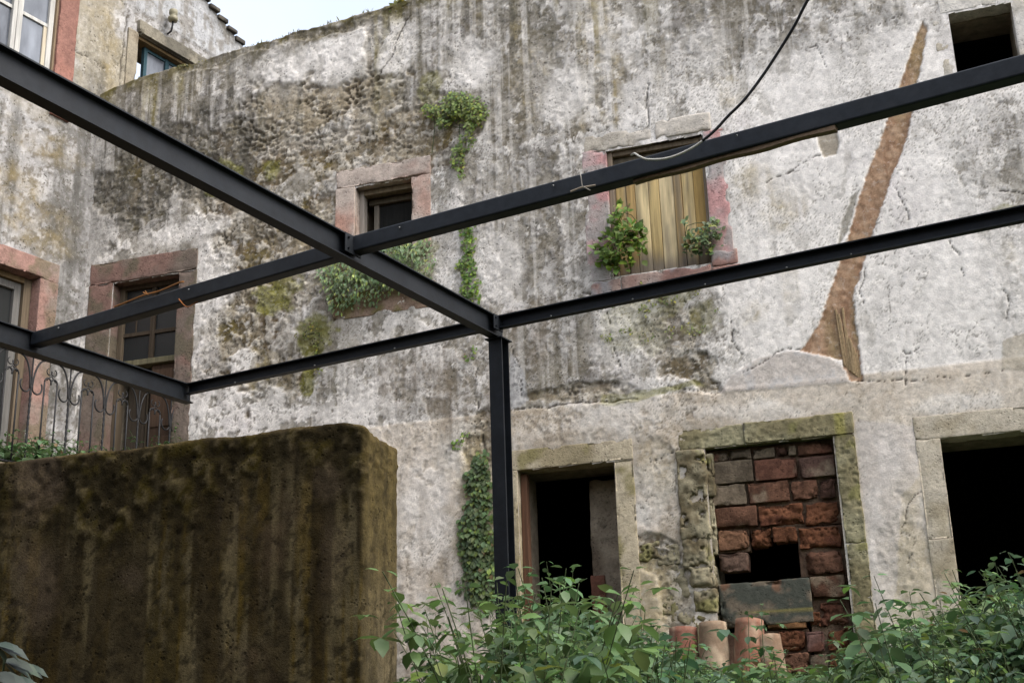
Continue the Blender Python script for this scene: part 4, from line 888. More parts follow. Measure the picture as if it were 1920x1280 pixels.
# ------------------------------------------------------------ steel frame
steel = empty('steel_frame', (0, 0, 0)); tag(steel, 'bare black steel pergola frame of beams on a slim post', 'steel frame')
def beam(name, p, q, prof, w_=.07, h_=.14, tw=.006, tf=.008, up=(0, 0, 1), off=(0, 0)):
    p = np.array(p, float); q = np.array(q, float); t = q-p; ln = np.linalg.norm(t); t /= ln; up = np.array(up, float)
    sx = np.cross(t, up); sx /= np.linalg.norm(sx); uz = np.cross(sx, t)
    # profile outline in (sx, uz), top at 0
    W, Hh = w_/2, h_
    if prof == 'I': O = [(-W, 0), (W, 0), (W, -tf), (tw/2+.004, -tf), (tw/2, -tf-.004), (tw/2, -Hh+tf+.004), (tw/2+.004, -Hh+tf), (W, -Hh+tf), (W, -Hh), (-W, -Hh), (-W, -Hh+tf), (-tw/2-.004, -Hh+tf), (-tw/2, -Hh+tf+.004), (-tw/2, -tf-.004), (-tw/2-.004, -tf), (-W, -tf)]
    elif prof == 'U':   # channel open to +sx (towards the camera side)
        O = [(-W, 0), (W, 0), (W, -tf), (-W+tw, -tf), (-W+tw, -Hh+tf), (W, -Hh+tf), (W, -Hh), (-W, -Hh)]
    else:
        O = []; r = .010
        for cx, cz, a0 in ((W-r, -r, 0), (-W+r, -r, 90), (-W+r, -Hh+r, 180), (W-r, -Hh+r, 270)):
            for a_ in (0, 30, 60, 90): O.append((cx+r*math.cos(rad(a0+a_)), cz+r*math.sin(rad(a0+a_))))
        O = O[::-1]
    ns = max(2, int(ln/.25)); V = []
    for i in range(ns+1):
        c = p+t*ln*i/ns
        for a_, b_ in O: V.append(c+sx*(a_+off[0])+uz*(b_+off[1]))
    n = len(O); F = []
    for i in range(ns):
        for k in range(n): k2 = (k+1) % n; F.append((i*n+k, i*n+k2, (i+1)*n+k2, (i+1)*n+k))
    F.append(tuple(range(n-1, -1, -1))); F.append(tuple(ns*n+k for k in range(n)))
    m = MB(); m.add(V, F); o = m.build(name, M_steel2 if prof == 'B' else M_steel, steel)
    import bmesh
    bm = bmesh.new(); bm.from_mesh(o.data); bmesh.ops.recalc_face_normals(bm, faces=bm.faces); bm.to_mesh(o.data); bm.free(); return o
A0 = on_z(0, 79, Hst); A1 = on_z(950, 601, Hst); dA = (A1-A0)/np.linalg.norm(A1-A0)
L0 = on_z(0, 600, Hst); L1 = on_z(364, 722, Hst); dL = (L1-L0)/np.linalg.norm(L1-L0)
sxA = np.cross(dA, [0, 0, 1.0])     # points to the right of the beam's run (towards camera side)
def ctr(p, w_): return p-sxA*w_/2      # pixel traced the camera-side flange edge
beam('beam', ctr(A0-dA*3.2, .075), ctr(A1, .075), 'I', .075, .145)
beam('beam', ctr(L0-dL*3.0, .075), ctr(L1, .075), 'I', .075, .145)
B0 = on_z(62, 621, Hst); B1 = on_z(1920, 96, Hst); Bm = on_z(1000, 343, Hst)
dB = (B1-Bm)/np.linalg.norm(B1-Bm)
def cross_beam(p, q, prof, w_, h_):
    t = (q-p)/np.linalg.norm(q-p); s_ = np.cross(t, [0, 0, 1.0]); return beam('beam', p-s_*w_/2+np.array([0, 0, -.001]), q-s_*w_/2+np.array([0, 0, -.001]), prof, w_, h_)
# M: box section, one run on each side of the long beam, stopping on its web
def hit(p, q, a, da, off):   # point on line p-q where it meets the beam axis line a + t da, pulled back by off
    p2, q2, a2, d2 = p[:2], q[:2], a[:2], da[:2]; r = q2-p2
    t = ((a2[0]-p2[0])*d2[1]-(a2[1]-p2[1])*d2[0])/(r[0]*d2[1]-r[1]*d2[0]); ln = np.linalg.norm(q-p); return p+(q-p)*(t+off/ln)
lM = (on_z(62, 621, Hst), on_z(640, 449, Hst)); rM = (on_z(702, 430, Hst), on_z(1920, 96, Hst))
aA = ctr(A0, .075); aL = ctr(L0, .075)
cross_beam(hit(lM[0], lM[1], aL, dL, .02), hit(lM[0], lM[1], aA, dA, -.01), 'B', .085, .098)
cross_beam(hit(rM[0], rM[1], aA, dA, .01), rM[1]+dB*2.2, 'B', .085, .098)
lN = (on_z(349, 718, Hst), on_z(866, 605, Hst)); rN = (on_z(960, 585, Hst), on_z(1920, 383, Hst)); dN = (rN[1]-rN[0])/np.linalg.norm(rN[1]-rN[0])
cross_beam(hit(lN[0], lN[1], aL, dL, .02), hit(lN[0], lN[1], aA, dA, -.01), 'U', .05, .085)
cross_beam(hit(rN[0], rN[1], aA, dA, .01), rN[1]+dN*2.2, 'U', .05, .09)
# post
ptop = A1-dA*.055; ptop = ctr(ptop, .075)
gz = float(ground_z(ptop[0], ptop[1]))
beam('post', (ptop[0]+.008, ptop[1], gz-.2), (ptop[0], ptop[1], Hst-.146), 'I', .10, .10, .006, .008, up=tuple(np.cross(sxA, [0, 0, 1])*-1), off=(0, .05))
m = MB(); m.box(-.11, .11, -.11, .11, 0, .012, bev=.003); m.build('base_plate', M_steel, steel, loc=(ptop[0]+.008, ptop[1], gz+.01), rz=ryaw)

def plate(p, yaw_, w_, h_, t_=.008, nb=4):
    m = MB(); m.box(-w_/2, w_/2, -t_/2, t_/2, -h_, 0, bev=.0015)
    for sx_ in (-1, 1):
        for zz in ([-.22*h_, -.78*h_] if nb == 4 else [-.5*h_]):
            m.tube([np.array([sx_*w_*.32, -t_/2, zz]), np.array([sx_*w_*.32, -t_/2-.007, zz])], .008, 6)
            m.tube([np.array([sx_*w_*.32, -t_/2-.007, zz]), np.array([sx_*w_*.32, -t_/2-.014, zz])], .004, 6)
    return m.build('end_plate', M_steel, steel, loc=tuple(p), rz=yaw_)
yA = math.atan2(dA[1], dA[0]); yM = math.atan2(dB[1], dB[0])
hM = hit(rM[0], rM[1], aA, dA, .045); plate((hM[0], hM[1], Hst-.004), yA, .15, .115)
hN = hit(rN[0], rN[1], aA, dA, .045); plate((hN[0], hN[1], Hst-.004), yA, .12, .105)
m = MB(); m.box(-.075, .075, -.065, .065, -.010, 0, bev=.0015); m.build('cap_plate', M_steel, steel, loc=(ptop[0], ptop[1], Hst-.1465), rz=yA)

def beam_bolts(p, q, ts, dz):
    t_ = (q-p)/np.linalg.norm(q-p); sx = np.cross(t_, [0, 0, 1.0])
    for k in ts:
        c = p+(q-p)*k+sx*.002+np.array([0, 0, dz]); m = MB(); m.tube([np.zeros(3), sx*.010-np.array([0, 0, .006])], .0055, 6, col=lin(96, 98, 98)); m.build('bolt', M_cable, steel, loc=tuple(c))
beam_bolts(rN[0], rN[1], (.09, .27, .42, .58, .70), -.084); beam_bolts(lN[0], lN[1], (.2, .5, .78), -.08)
beam_bolts(rM[0], rM[1], (.05, .33, .62), -.03); beam_bolts(lM[0], lM[1], (.1, .55), -.03)

# cable hanging from above to the box beam
def at_d(x, y, d): r = ray(x, y); return r*(d/np.hypot(r[0], r[1]))
cb = [(1545, -40, 5.4), (1515, 0, 5.45), (1490, 48, 5.5), (1458, 100, 5.55), (1428, 145, 5.58), (1395, 188, 5.6), (1365, 218, 5.62), (1345, 240, 5.63), (1325, 258, 5.64), (1300, 276, 5.66), (1272, 290, 5.68), (1245, 298, 5.70), (1215, 299, 5.73), (1200, 294, 5.75), (1190, 288, 5.80), (1184, 291, 5.84)]
def smooth_pts(P, n=6):
    P = [np.array(p, float) for p in P]; out = []
    for i in range(len(P)-1):
        p0, p1, p2, p3 = P[max(i-1, 0)], P[i], P[i+1], P[min(i+2, len(P)-1)]
        for k in range(n):
            t = k/n; out.append(.5*((2*p1)+(-p0+p2)*t+(2*p0-5*p1+4*p2-p3)*t*t+(-p0+3*p1-3*p2+p3)*t**3))
    return out+[P[-1]]
rb_ = rM[0]+(rM[1]-rM[0])*.33
def beam_depth(x, y):  p = on_z(x, y, Hst); return np.hypot(p[0], p[1])
pts = smooth_pts([at_d(x, y, d) for x, y, d in cb])
cbl = empty('overhead_cable', tuple(pts[0])); tag(cbl, 'thin black cable hanging from above with its pale end looped on the steel beam', 'cable')
k1 = int(len(pts)*.55); o0 = np.array(pts[0])
m = MB(); m.tube([p-o0 for p in pts[:k1+1]], .0075, 6, col=lin(30, 30, 30)); m.build('sheath', M_cable, cbl, smooth=True)
m = MB(); m.tube([p-o0 for p in pts[k1:]], .0055, 6, col=lin(180, 178, 168)); m.build('wire_end', M_cable, cbl, smooth=True)

# thin timber batten tucked under the box beam
b0 = at_d(1190, 341, beam_depth(1180, 291)+.10); b1 = at_d(1568, 240, beam_depth(1566, 190)+.06)
t_ = (b1-b0); ln = np.linalg.norm(t_); t_ /= ln; s_ = np.cross(t_, [0, 0, 1.]); s_ /= np.linalg.norm(s_); u_ = np.cross(s_, t_)
m = MB(); V = []
for i in range(20):
    c = b0+t_*ln*i/19+u_*.008*math.sin(i*.9)*.5
    for a_, b_ in ((-.02, -.012), (.02, -.012), (.02, .012), (-.02, .012)): V.append(c+s_*a_+u_*b_-b0)
F = [(i*4+k, i*4+(k+1) % 4, i*4+4+(k+1) % 4, i*4+4+k) for i in range(19) for k in range(4)]+[(3, 2, 1, 0), (76, 77, 78, 79)]
m.add(V, F, lin(128, 108, 88)); o = m.build('wooden_batten', M_woodx, loc=tuple(b0)); tag(o, 'thin weathered wooden batten lying under the upper steel beam', 'batten')
# bit of wire tied round the beam
wc = at_d(1095, 352, beam_depth(1095, 315)+.0); m = MB()
m.tube([np.array(p)*1.0 for p in ((-.07, 0, -.02), (-.02, 0, .0), (.02, 0, .006), (.06, 0, .012))], .005, 6, col=lin(120, 110, 96))
m.tube([np.array(p) for p in ((-.02, -.01, .1), (-.015, -.03, .05), (-.01, -.02, 0), (.03, 0, -.015))], .003, 5, col=lin(150, 146, 138))
o = m.build('tie_wire', M_cable, loc=tuple(wc)); tag(o, 'scrap of twisted wire tied round the box beam left of the boarded window', 'wire')
# porcelain insulator on the left house
iu, iz = la(311, 36); ins = empty('wire_insulator', tuple(LW.pt(iu, 0, iz)), LW.yaw); tag(ins, 'small cream porcelain insulator on a bracket above the blue framed window', 'insulator')
m = MB(); m.tube([np.array([0, -.04, -.22]), np.array([0, -.10, -.20]), np.array([0, -.12, -.12]), np.array([0, -.12, -.02])], .012, 6, col=lin(80, 74, 60)); m.build('bracket', M_iron, ins, smooth=True)
m = MB(); m.tube([np.array([0, -.12, z_]) for z_ in (-.08, -.07, -.03, .0, .02, .07, .09)], [.02, .055, .06, .035, .05, .05, .02], 14); m.build('body', M_porc, ins, smooth=True)

# ------------------------------------------------------------ barrel tiles leaning before the brick doorway
def tile_mesh(seed, tone):
    rg = random.Random(seed); n = 14; V = []; Cc = []; Lg = .46
    for i in range(12):
        t = i/11; r = .128-.022*t
        for side, rr in ((0, r), (1, r-.014)):
            for k in range(n+1):
                a_ = math.pi*k/n; V.append((rr*math.cos(a_), -rr*math.sin(a_), Lg*t))
    row = 2*(n+1); F = []
    for i in range(11):
        for k in range(n):
            F.append((i*row+k, (i+1)*row+k, (i+1)*row+k+1, i*row+k+1)); F.append((i*row+n+1+k, i*row+n+2+k, (i+1)*row+n+2+k, (i+1)*row+n+1+k))
        F.append((i*row, i*row+n+1, (i+1)*row+n+1, (i+1)*row)); F.append((i*row+n, (i+1)*row+n, (i+1)*row+2*n+1, i*row+2*n+1))
    for i in (0, 11):
        for k in range(n):
            q = (i*row+k, i*row+k+1, i*row+n+2+k, i*row+n+1+k); F.append(q if i == 0 else q[::-1])
    V = np.array(V); V += (fbm(V[:, 0]*15+seed, V[:, 1]*15, V[:, 2]*15, 2, seed)-.5)[:, None]*.006
    c = mixc(np.ones((len(V), 3))*np.array(tone), np.array(lin(178, 160, 136)), ss(.0, .2, fbm(V[:, 0]*9+seed, V[:, 1]*9, V[:, 2]*6, 3, seed)-.5)*.7)
    return V, F, c
TL = [(1276, 1176, .03, lin(116, 76, 62), 'reddest roof tile, leftmost of the row below the brick filled doorway'), (1335, 1166, -.02, lin(128, 108, 88), 'pale tan roof tile, second from the left below the brick filled doorway'),
      (1395, 1160, .10, lin(124, 84, 66), 'orange roof tile with bleached top, third from the left below the brick filled doorway'), (1446, 1190, -.12, lin(124, 100, 80), 'tilted narrow roof tile, rightmost of the row below the brick filled doorway')]
for i, (x, y, tl_, tone, lab) in enumerate(TL):
    uu, zz = at(x, y, .75); p = MW.pt(uu, -.75, zz-.46); V, F, c = tile_mesh(i+1, tone)
    o = mesh_np('roof_tile', V, F, M_terra, None, c, True, tuple(p), 0); o.rotation_euler = (-.10, tl_, MW.yaw+rad([5, -12, 16, -24][i])); tag(o, lab, 'roof tile', 'roof tiles stood on end')
# heap of soil they stand on
def heap():
    m = MB(); p = MW.pt(at(1360, 1200, .8)[0], -.75, 0); zt = at(1350, 1166, .75)[1]-.47
    V = []; n = 24
    for i in range(7):
        r = i/6
        for k in range(n):
            a_ = 2*math.pi*k/n; V.append((r*.9*math.cos(a_), r*.55*math.sin(a_), (zt+.02)*(1-r**3)+r**3*(-.05)+.03*math.sin(5*a_+i)))
    F = [(i*n+k, i*n+(k+1) % n, (i+1)*n+(k+1) % n, (i+1)*n+k) for i in range(6) for k in range(n)]
    m.add(V, [f[::-1] for f in F]); o = m.build('soil_heap', M_soil, loc=(p[0], p[1], 0), rz=MW.yaw, smooth=True); tag(o, kind='structure')
heap()

# ------------------------------------------------------------ leaves
LV = np.array([(0, 0, 0), (0, .36, -.02), (0, .72, -.02), (0, 1.0, -.12), (-.27, .30, .05), (-.24, .66, .03), (.27, .30, .05), (.24, .66, .03)])
LF = [(0, 1, 4), (1, 2, 5, 4), (2, 3, 5), (0, 6, 1), (1, 6, 7, 2), (2, 7, 3)]
LFt = np.array([(0, 1, 4), (1, 5, 4), (1, 2, 5), (2, 3, 5), (0, 6, 1), (1, 6, 7), (1, 7, 2), (2, 7, 3)])
def leaves(P, D, Nn, Sz, Cc, wid=1.0):
    """P base points, D tip directions, Nn approx. normals, Sz lengths, Cc colours"""
    P, D, Nn = map(lambda a: np.asarray(a, float), (P, D, Nn)); Sz = np.asarray(Sz, float)
    D = D/(np.linalg.norm(D, axis=1, keepdims=True)+1e-9); X = np.cross(D, Nn); X /= np.linalg.norm(X, axis=1, keepdims=True)+1e-9; N2 = np.cross(X, D)
    V = P[:, None, :]+Sz[:, None, None]*(LV[None, :, 0:1]*wid*X[:, None, :]+LV[None, :, 1:2]*D[:, None, :]+LV[None, :, 2:3]*N2[:, None, :])
    F = (LFt[None]+8*np.arange(len(P))[:, None, None]).reshape(-1, 3)
    c = np.repeat(np.asarray(Cc)[:, None, :], 8, 1).reshape(-1, 3); return V.reshape(-1, 3), F, c
def leafcols(n, rg, base, var=.35, young=.12):
    b = np.array(base); v = rg.uniform(1-var, 1+var, (n, 1)); c = b*v*np.array([1, 1, 1])
    c = c*(1+rg.uniform(-.12, .12, (n, 3))); y = rg.random(n) < young; c[y] = c[y]*np.array([1.7, 1.5, .9]); dd_ = rg.random(n) < .012; c[dd_] = np.array([.16, .11, .05]); return c
G1 = (.064, .122, .046); G2 = (.125, .200, .045); G3 = (.062, .112, .060)
def stem_plant(rg, h, nst=3, spread=.12, leaf=.075, base=G1, lean=(0, 0), node=.075, bare=.15):
    """upright herb with opposite leaves on several stems; returns stems MB and leaf arrays (local coords)"""
    P, D, Nn, Sz = [], [], [], []; mb = MB()
    for s_ in range(nst):
        a_ = rg.uniform(0, 6.28); tip = np.array([math.cos(a_)*spread*rg.uniform(.3, 1.6)+lean[0], math.sin(a_)*spread*rg.uniform(.3, 1.6)+lean[1], 0]); hh = h*rg.uniform(.7, 1.0)
        b0 = np.array([rg.uniform(-.04, .04), rg.uniform(-.04, .04), 0]); ph = rg.uniform(0, 3)
        def cur(t): return b0+tip*t**1.6+np.array([.012*math.sin(5*t+ph), .012*math.cos(4*t+ph), hh*t])
        ts = np.linspace(0, 1, 9); mb.tube([cur(t) for t in ts], [.0032*(1-.75*t)+.0008 for t in ts], 4)
        nn = max(3, int(hh*(1-bare)/node)); ang = rg.uniform(0, 3.14)
        for k in range(nn):
            t = bare+(1-bare)*(k+1)/nn; c = cur(t); ang += 1.57+rg.uniform(-.3, .3)
            sz = leaf*(1.15-.65*max(0, (t-.6)/.4))*rg.uniform(.75, 1.15)
            for q in (0, math.pi):
                da = ang+q+rg.uniform(-.35, .35); droop = rg.uniform(-1.1, -.1)+(.6 if t > .93 else 0); ct, st_ = math.cos(da), math.sin(da)
                d = np.array([ct, st_, droop]); P.append(c+np.array([ct, st_, .2])*sz*.22); D.append(d); Nn.append((ct*.8+rg.uniform(-.4, .4), st_*.8+rg.uniform(-.4, .4), .75)); Sz.append(sz)
            if rg.random() < .6 and t < .92:   # side shoot
                da = rg.uniform(0, 6.28); sh = np.array([math.cos(da), math.sin(da), .6])*leaf*1.3
                for q in range(4):
                    d = np.array([math.cos(da+q*1.6), math.sin(da+q*1.6), rg.uniform(-.9, .2)]); P.append(c+sh); D.append(d); Nn.append((d[0]*.8, d[1]*.8, .8)); Sz.append(sz*.75)
    n = len(P); c = leafcols(n, rg, base, young=.05)
    return mb, leaves(P, D, Nn, Sz, c)
def plant_obj(name, loc, h, nst, label, cat='plant', group=None, seed=0, rz=0, **kw):
    rg = np.random.default_rng(seed); mb, (V, F, c) = stem_plant(rg, h, nst, **kw)
    e_ = empty(name, loc, rz); tag(e_, label, cat, group)
    mb.build('stem', M_stem, e_); mesh_np('foliage', V, F, M_leaf, e_, c, True); return e_

# undergrowth mass in the yard
def undergrowth():
    rg = np.random.default_rng(12); Vs, Fs, Cs = [], [], []; mb = MB(); n = 0
    protos = [stem_plant(np.random.default_rng(100+i), 1.0, (6, 5, 7, 4)[i % 4], spread=(.26, .34, .2)[i % 3], leaf=(.105, .078, .125, .088, .07)[i % 5], base=(G1, G1, G3, (.085, .145, .045))[i % 4], node=(.055, .05, .07)[i % 3]) for i in range(16)]
    cnt = 0
    for _ in range(14000):
        if cnt >= 950: break
        y = rg.uniform(4.2, 10.8); x = rg.uniform(-1.3, 5.6)
        rel = np.array([x, y, 0])-MW.o
        dwall = -(rel@MW.n); uu = rel@MW.e
        if dwall < .25 or dwall > 7: continue
        # keep out of the concrete wall and what is left of it
        r2 = np.array([x, y, 0])-CW.o; cu_ = r2@CW.e; cy_ = r2@CW.n
        if cu_ < .12 and cy_ < 3.4: continue
        if cu_ < -.5: continue
        d = math.hypot(x, y); px_ = 960+f_px*(x/ (y*cp)) 
        # height the photo shows in that direction, as world height at that distance
        ylim = 14+np.interp(px_, [740, 800, 870, 960, 1040, 1090, 1180, 1260, 1330, 1420, 1500, 1640, 1700, 1770, 1850, 1900, 2000], [1080, 1080, 1105, 1105, 1115, 1155, 1190, 1230, 1245, 1235, 1262, 1240, 1170, 1135, 1135, 1105, 1060])
        if rg.random() < .5: ylim += rg.uniform(0, 70)
        rr = ray(px_, ylim); ztop = rr[2]/math.hypot(rr[0], rr[1])*d
        g = float(ground_z(x, y)); h = ztop-g
        h *= rg.uniform(.86, 1.12)*(.90+.24*float(vn(np.array([x*1.6]), np.array([y*1.6]), seed=17)[0]))
        if h < .2 or (px_ < 812 and d < 7.2) or px_ < 770 + 900*max(0, .4/d): continue
        h = min(h, 1.7)
        mb0, (V, F, c) = protos[rg.integers(len(protos))]; a_ = rg.uniform(0, 6.28); ca, sa = math.cos(a_), math.sin(a_)
        # scale height by stretching positions of leaf centres, not the leaves
        Vr = V.reshape(-1, 8, 3); base = Vr[:, 0:1, :].copy(); loc = Vr-base; b2 = base.copy(); b2[..., 2] *= h; b2[..., :2] *= min(1.2, .6+.5*h)
        keep = b2[:, 0, 2] > -.1
        W = b2+loc*rg.uniform(.85, 1.2)
        W = W.reshape(-1, 3); R_ = np.array([[ca, -sa, 0], [sa, ca, 0], [0, 0, 1]]); W = W@R_.T+np.array([x, y, g])
        Vs.append(W); Fs.append(F+n); Cs.append(c*rg.uniform(.8, 1.2)); n += len(W)
        for q in mb0.V:
            w_ = q.copy(); w_[:, 2] *= h; w_[:, :2] *= min(1.2, .6+.5*h); w_ = w_@R_.T+np.array([x, y, g]); 
            mb.V.append(w_)
        off = mb.n; mb.F += [tuple(i+off for i in f) for f in mb0.F]; mb.Cc += mb0.Cc; mb.n += mb0.n
        cnt += 1
    o = mesh_np('undergrowth', np.concatenate(Vs), np.concatenate(Fs), M_leaf, None, np.concatenate(Cs), True)
    tag(o, 'dense green undergrowth of leafy weeds filling the yard below the doorways', 'undergrowth', kind='stuff')
    s_ = mb.build('stems', M_stem, o)
    print('undergrowth plants', cnt)
undergrowth()
def gplant(px, py_top, d, nst, label, seed, **kw):
    r = ray(px, py_top); p = r*(d/math.hypot(r[0], r[1])); g = float(ground_z(p[0], p[1]))
    return plant_obj('weed', (p[0], p[1], g), p[2]-g, nst, label, seed=seed, **kw)
gplant(1060, 1045, 8.6, 3, 'tall leafy weed reaching up across the dark left doorway beside the post', 1, spread=.08, leaf=.10, node=.07)
gplant(1128, 1108, 7.4, 1, 'single stemmed weed standing before the right jamb of the left doorway', 2, spread=.03, leaf=.13, node=.10)
gplant(1405, 1110, 7.9, 2, 'weed growing in front of the roof tiles and brick infill', 3, spread=.04, leaf=.09, node=.06)
gplant(1905, 1035, 6.4, 3, 'tallest weed at the right edge before the wide dark doorway', 4, spread=.10, leaf=.10, node=.07)
gplant(1745, 1135, 6.9, 3, 'bushy weed just left of the wide dark doorway foot', 5, spread=.16, leaf=.10)
gplant(930, 1075, 7.5, 3, 'weed at the foot of the steel post', 6, spread=.12, leaf=.09)
gplant(822, 1068, 8.4, 3, 'weed beside the pale end of the concrete wall', 7, spread=.05, leaf=.09, node=.06)
gplant(1840, 1100, 6.7, 3, 'broad leafed weed in front of the wide dark doorway', 8, spread=.14, leaf=.10)
# big lobed leaves in the near left corner
def corner_plant():
    rg = np.random.default_rng(44); p = at_d(-10, 1330, 3.4); P, D, Nn, Sz = [], [], [], []; mb = MB(); g = float(ground_z(p[0], p[1]))
    tg = [(-6, 1208, .10, 0), (8, 1238, .115, .05), (44, 1248, .08, .1), (-14, 1262, .12, -.1), (22, 1272, .10, 0), (-4, 1288, .12, 0), (40, 1290, .09, .1)]
    for x, y, s_, t in tg:
        q = at_d(x, y, 3.4+t)
        root = np.array([p[0], p[1], g]); mb.tube([root-root, (q-root)*.5+np.array([0, 0, .12]), q-root], [.006, .005, .003], 5)
        a0 = rg.uniform(-.5, .3)
        for k in (-1.0, -.5, 0, .5, 1.0):
            P.append(q-root+np.array([.0, 0, .004*k])); D.append((math.cos(a0+k), -.5*math.sin(a0+k), -.35+.1*k)); Nn.append((-.1, -.55, 1)); Sz.append(s_*(.85-.30*abs(k)))
    e_ = empty('broadleaf_plant', (p[0], p[1], g)); tag(e_, 'grey green plant with large lobed leaves in the near left corner', 'plant')
    mb.build('stem', M_stem, e_); V, F, c = leaves(P, D, Nn, Sz, leafcols(len(P), rg, (.045, .062, .045), .15, 0), wid=.8); mesh_np('foliage', V, F, M_leaf, e_, c, True)
corner_plant()
# wall climbers: leaves shingled on a wall area given by outline blobs
def climber(name, spots, n, label, seed, leaf=.04, base=G1, thick=.06, hang=True, cat='climbing plant', runners=(), stemmed=True, wid=1.25):
    rg = np.random.default_rng(seed); P, D, Nn, Sz = [], [], [], []; mb = MB()
    org = at(spots[0][0], spots[0][1]); tot = sum(s_[2]*s_[3] for s_ in spots)
    for (x, y, rx, ry) in spots:
        k = max(6, int(n*rx*ry/tot))
        for _ in range(k):
            a_ = rg.uniform(0, 6.28); r = math.sqrt(rg.random())*(1+.25*rg.normal()*.6); dx = r*math.cos(a_); dy = r*math.sin(a_)
            u_, z_ = at(x+dx*rx, y+dy*ry); dp = .012+thick*rg.random()*max(0.1, 1-min(1, r)**2)
            P.append((u_-org[0], -dp-.02, z_-org[1])); D.append((rg.uniform(-.7, .7), rg.uniform(-.9, -.1), -1.0 if hang else rg.uniform(-.6, .8))); Nn.append((rg.uniform(-.3, .3), -1, rg.uniform(.3, 1.1))); Sz.append(leaf*rg.uniform(.6, 1.25))
    for pts in list(runners)+([[(s_[0], s_[1]) for s_ in spots]] if stemmed else []):
        q = [at(*p_) for p_ in pts]
        if len(q) > 1: mb.tube(smooth_pts([np.array([a_[0]-org[0]+rg.uniform(-.01, .01), -.018, a_[1]-org[1]]) for a_ in q], 3), .004, 5)
    p = MW.pt(org[0], 0, org[1]); e_ = empty(name, tuple(p), MW.yaw); tag(e_, label, cat)
    if mb.n: mb.build('stem', M_stem, e_)
    V, F, c = leaves(P, D, Nn, Sz, leafcols(len(P), rg, base, .35, .15), wid=wid); mesh_np('foliage', V, F, M_leaf, e_, c, True)
climber('ivy', [(905, 870, 18, 24), (905, 920, 26, 34), (903, 975, 30, 40), (905, 1030, 36, 46), (915, 1090, 44, 50), (895, 900, 22, 30), (888, 1000, 24, 60)], 1500, 'dark ivy column climbing the wall just left of the steel post', 21, leaf=.052, base=(.095, .14, .055))
climber('ivy', [(878, 425, 14, 20), (882, 460, 13, 24), (880, 500, 16, 24), (884, 540, 18, 26), (862, 498, 8, 6)], 330, 'light green ivy strip hanging between the two upper steel beams', 22, leaf=.042, base=G2, thick=.04)
climber('climbing_fig', [(868, 205, 40, 26), (840, 215, 36, 14), (895, 215, 22, 26), (815, 208, 22, 8), (835, 235, 16, 10), (885, 250, 8, 28), (862, 300, 12, 26), (870, 275, 6, 20), (868, 330, 5, 12), (860, 190, 24, 14)], 1300, 'bushy green plant rooted high in the wall right of the small window', 23, leaf=.036, base=(.15, .20, .06), thick=.14, runners=[[(800, 195), (815, 230), (812, 290)]])
climber('window_creeper', [(720, 510, 60, 30), (660, 505, 50, 26), (740, 480, 44, 26), (680, 540, 50, 34), (640, 560, 20, 30), (750, 530, 40, 22), (800, 490, 16, 46), (765, 475, 30, 20), (625, 520, 20, 30), (790, 545, 16, 20)], 2300, 'spreading pale green creeper covering the sill of the small dark window', 24, leaf=.048, base=(.19, .26, .13), thick=.30, wid=.75)
climber('ledge_plant', [(1165, 470, 40, 34), (1185, 440, 26, 16), (1150, 495, 20, 20), (1170, 400, 12, 12), (1205, 445, 14, 16), (1125, 478, 16, 8), (1160, 420, 12, 20)], 430, 'leafy green plant on the left end of the boarded window ledge', 25, leaf=.07, base=G2, thick=.20, hang=False)
climber('ledge_plant', [(1318, 458, 32, 22), (1340, 435, 16, 16), (1300, 470, 16, 12), (1290, 425, 6, 10), (1345, 418, 8, 6)], 230, 'smaller paler plant on the right end of the boarded window ledge', 26, leaf=.055, base=(.13, .18, .09), thick=.14, hang=False)
rs = np.random.default_rng(5)
climber('creeping_weed', [(1180+int(rs.uniform(-50, 150)), 565+int(rs.uniform(-30, 70)), 14, 12) for _ in range(16)]+[(1347, 583, 7, 6), (1210, 580, 12, 8)], 260, 'sparse creeping weed scattered on plaster below the boarded window', 27, leaf=.026, base=(.16, .18, .06), thick=.01, stemmed=False)
climber('wall_tuft', [(585, 615, 14, 14), (570, 630, 16, 6), (600, 625, 8, 16), (598, 655, 9, 12), (600, 690, 12, 16)], 120, 'small yellow green tuft on the rubble right of the balcony door', 28, leaf=.03, base=(.13, .14, .03), thick=.03)
climber('wall_tuft', [(880, 670, 10, 8), (893, 655, 8, 8), (860, 830, 12, 12), (875, 815, 8, 6)], 60, 'tiny green tufts on the stained plaster just left of the steel post', 29, leaf=.03, base=G2, thick=.02)
# growth along the top of the wall
def topgrowth(name, xs, n, label, seed, hgt=.10, base=(.12, .12, .04), clump=False):
    rg = np.random.default_rng(seed); P, D, Nn, Sz = [], [], [], []; q0 = at(xs[0], float(np.interp(xs[0], [200, 300, 440, 560, 700, 762], [177, 137, 97, 62, 22, 4])))
    for _ in range(n):
        x = rg.uniform(*xs); u_, z_ = at(x, float(np.interp(x, [200, 300, 440, 560, 700, 762], [177, 137, 97, 62, 22, 4])))
        z_ = float(np.interp(u_, us, topz)); k = vn(np.array([u_*5]), np.array([0.]), seed=seed)[0]
        P.append((u_-q0[0], rg.uniform(-.02, .2), z_-q0[1]-.01)); D.append((rg.uniform(-.6, .6), rg.uniform(-.5, .3), 1 if not clump else rg.uniform(-.5, .9))); Nn.append((rg.uniform(-1, 1), -1, .2)); Sz.append(hgt*rg.uniform(.3, 1)*(k*1.4+.1))
    p = MW.pt(q0[0], 0, q0[1]); e_ = mesh_np(name, *(lambda r: (r[0], r[1]))(leaves(P, D, Nn, Sz, leafcols(len(P), rg, base, .4), wid=.28 if not clump else .9)), M_leaf, None, np.repeat(leafcols(len(P), rg, base, .4), 8, 0), True, tuple(p), MW.yaw)
    tag(e_, label, 'grass' if not clump else 'moss', kind='stuff')
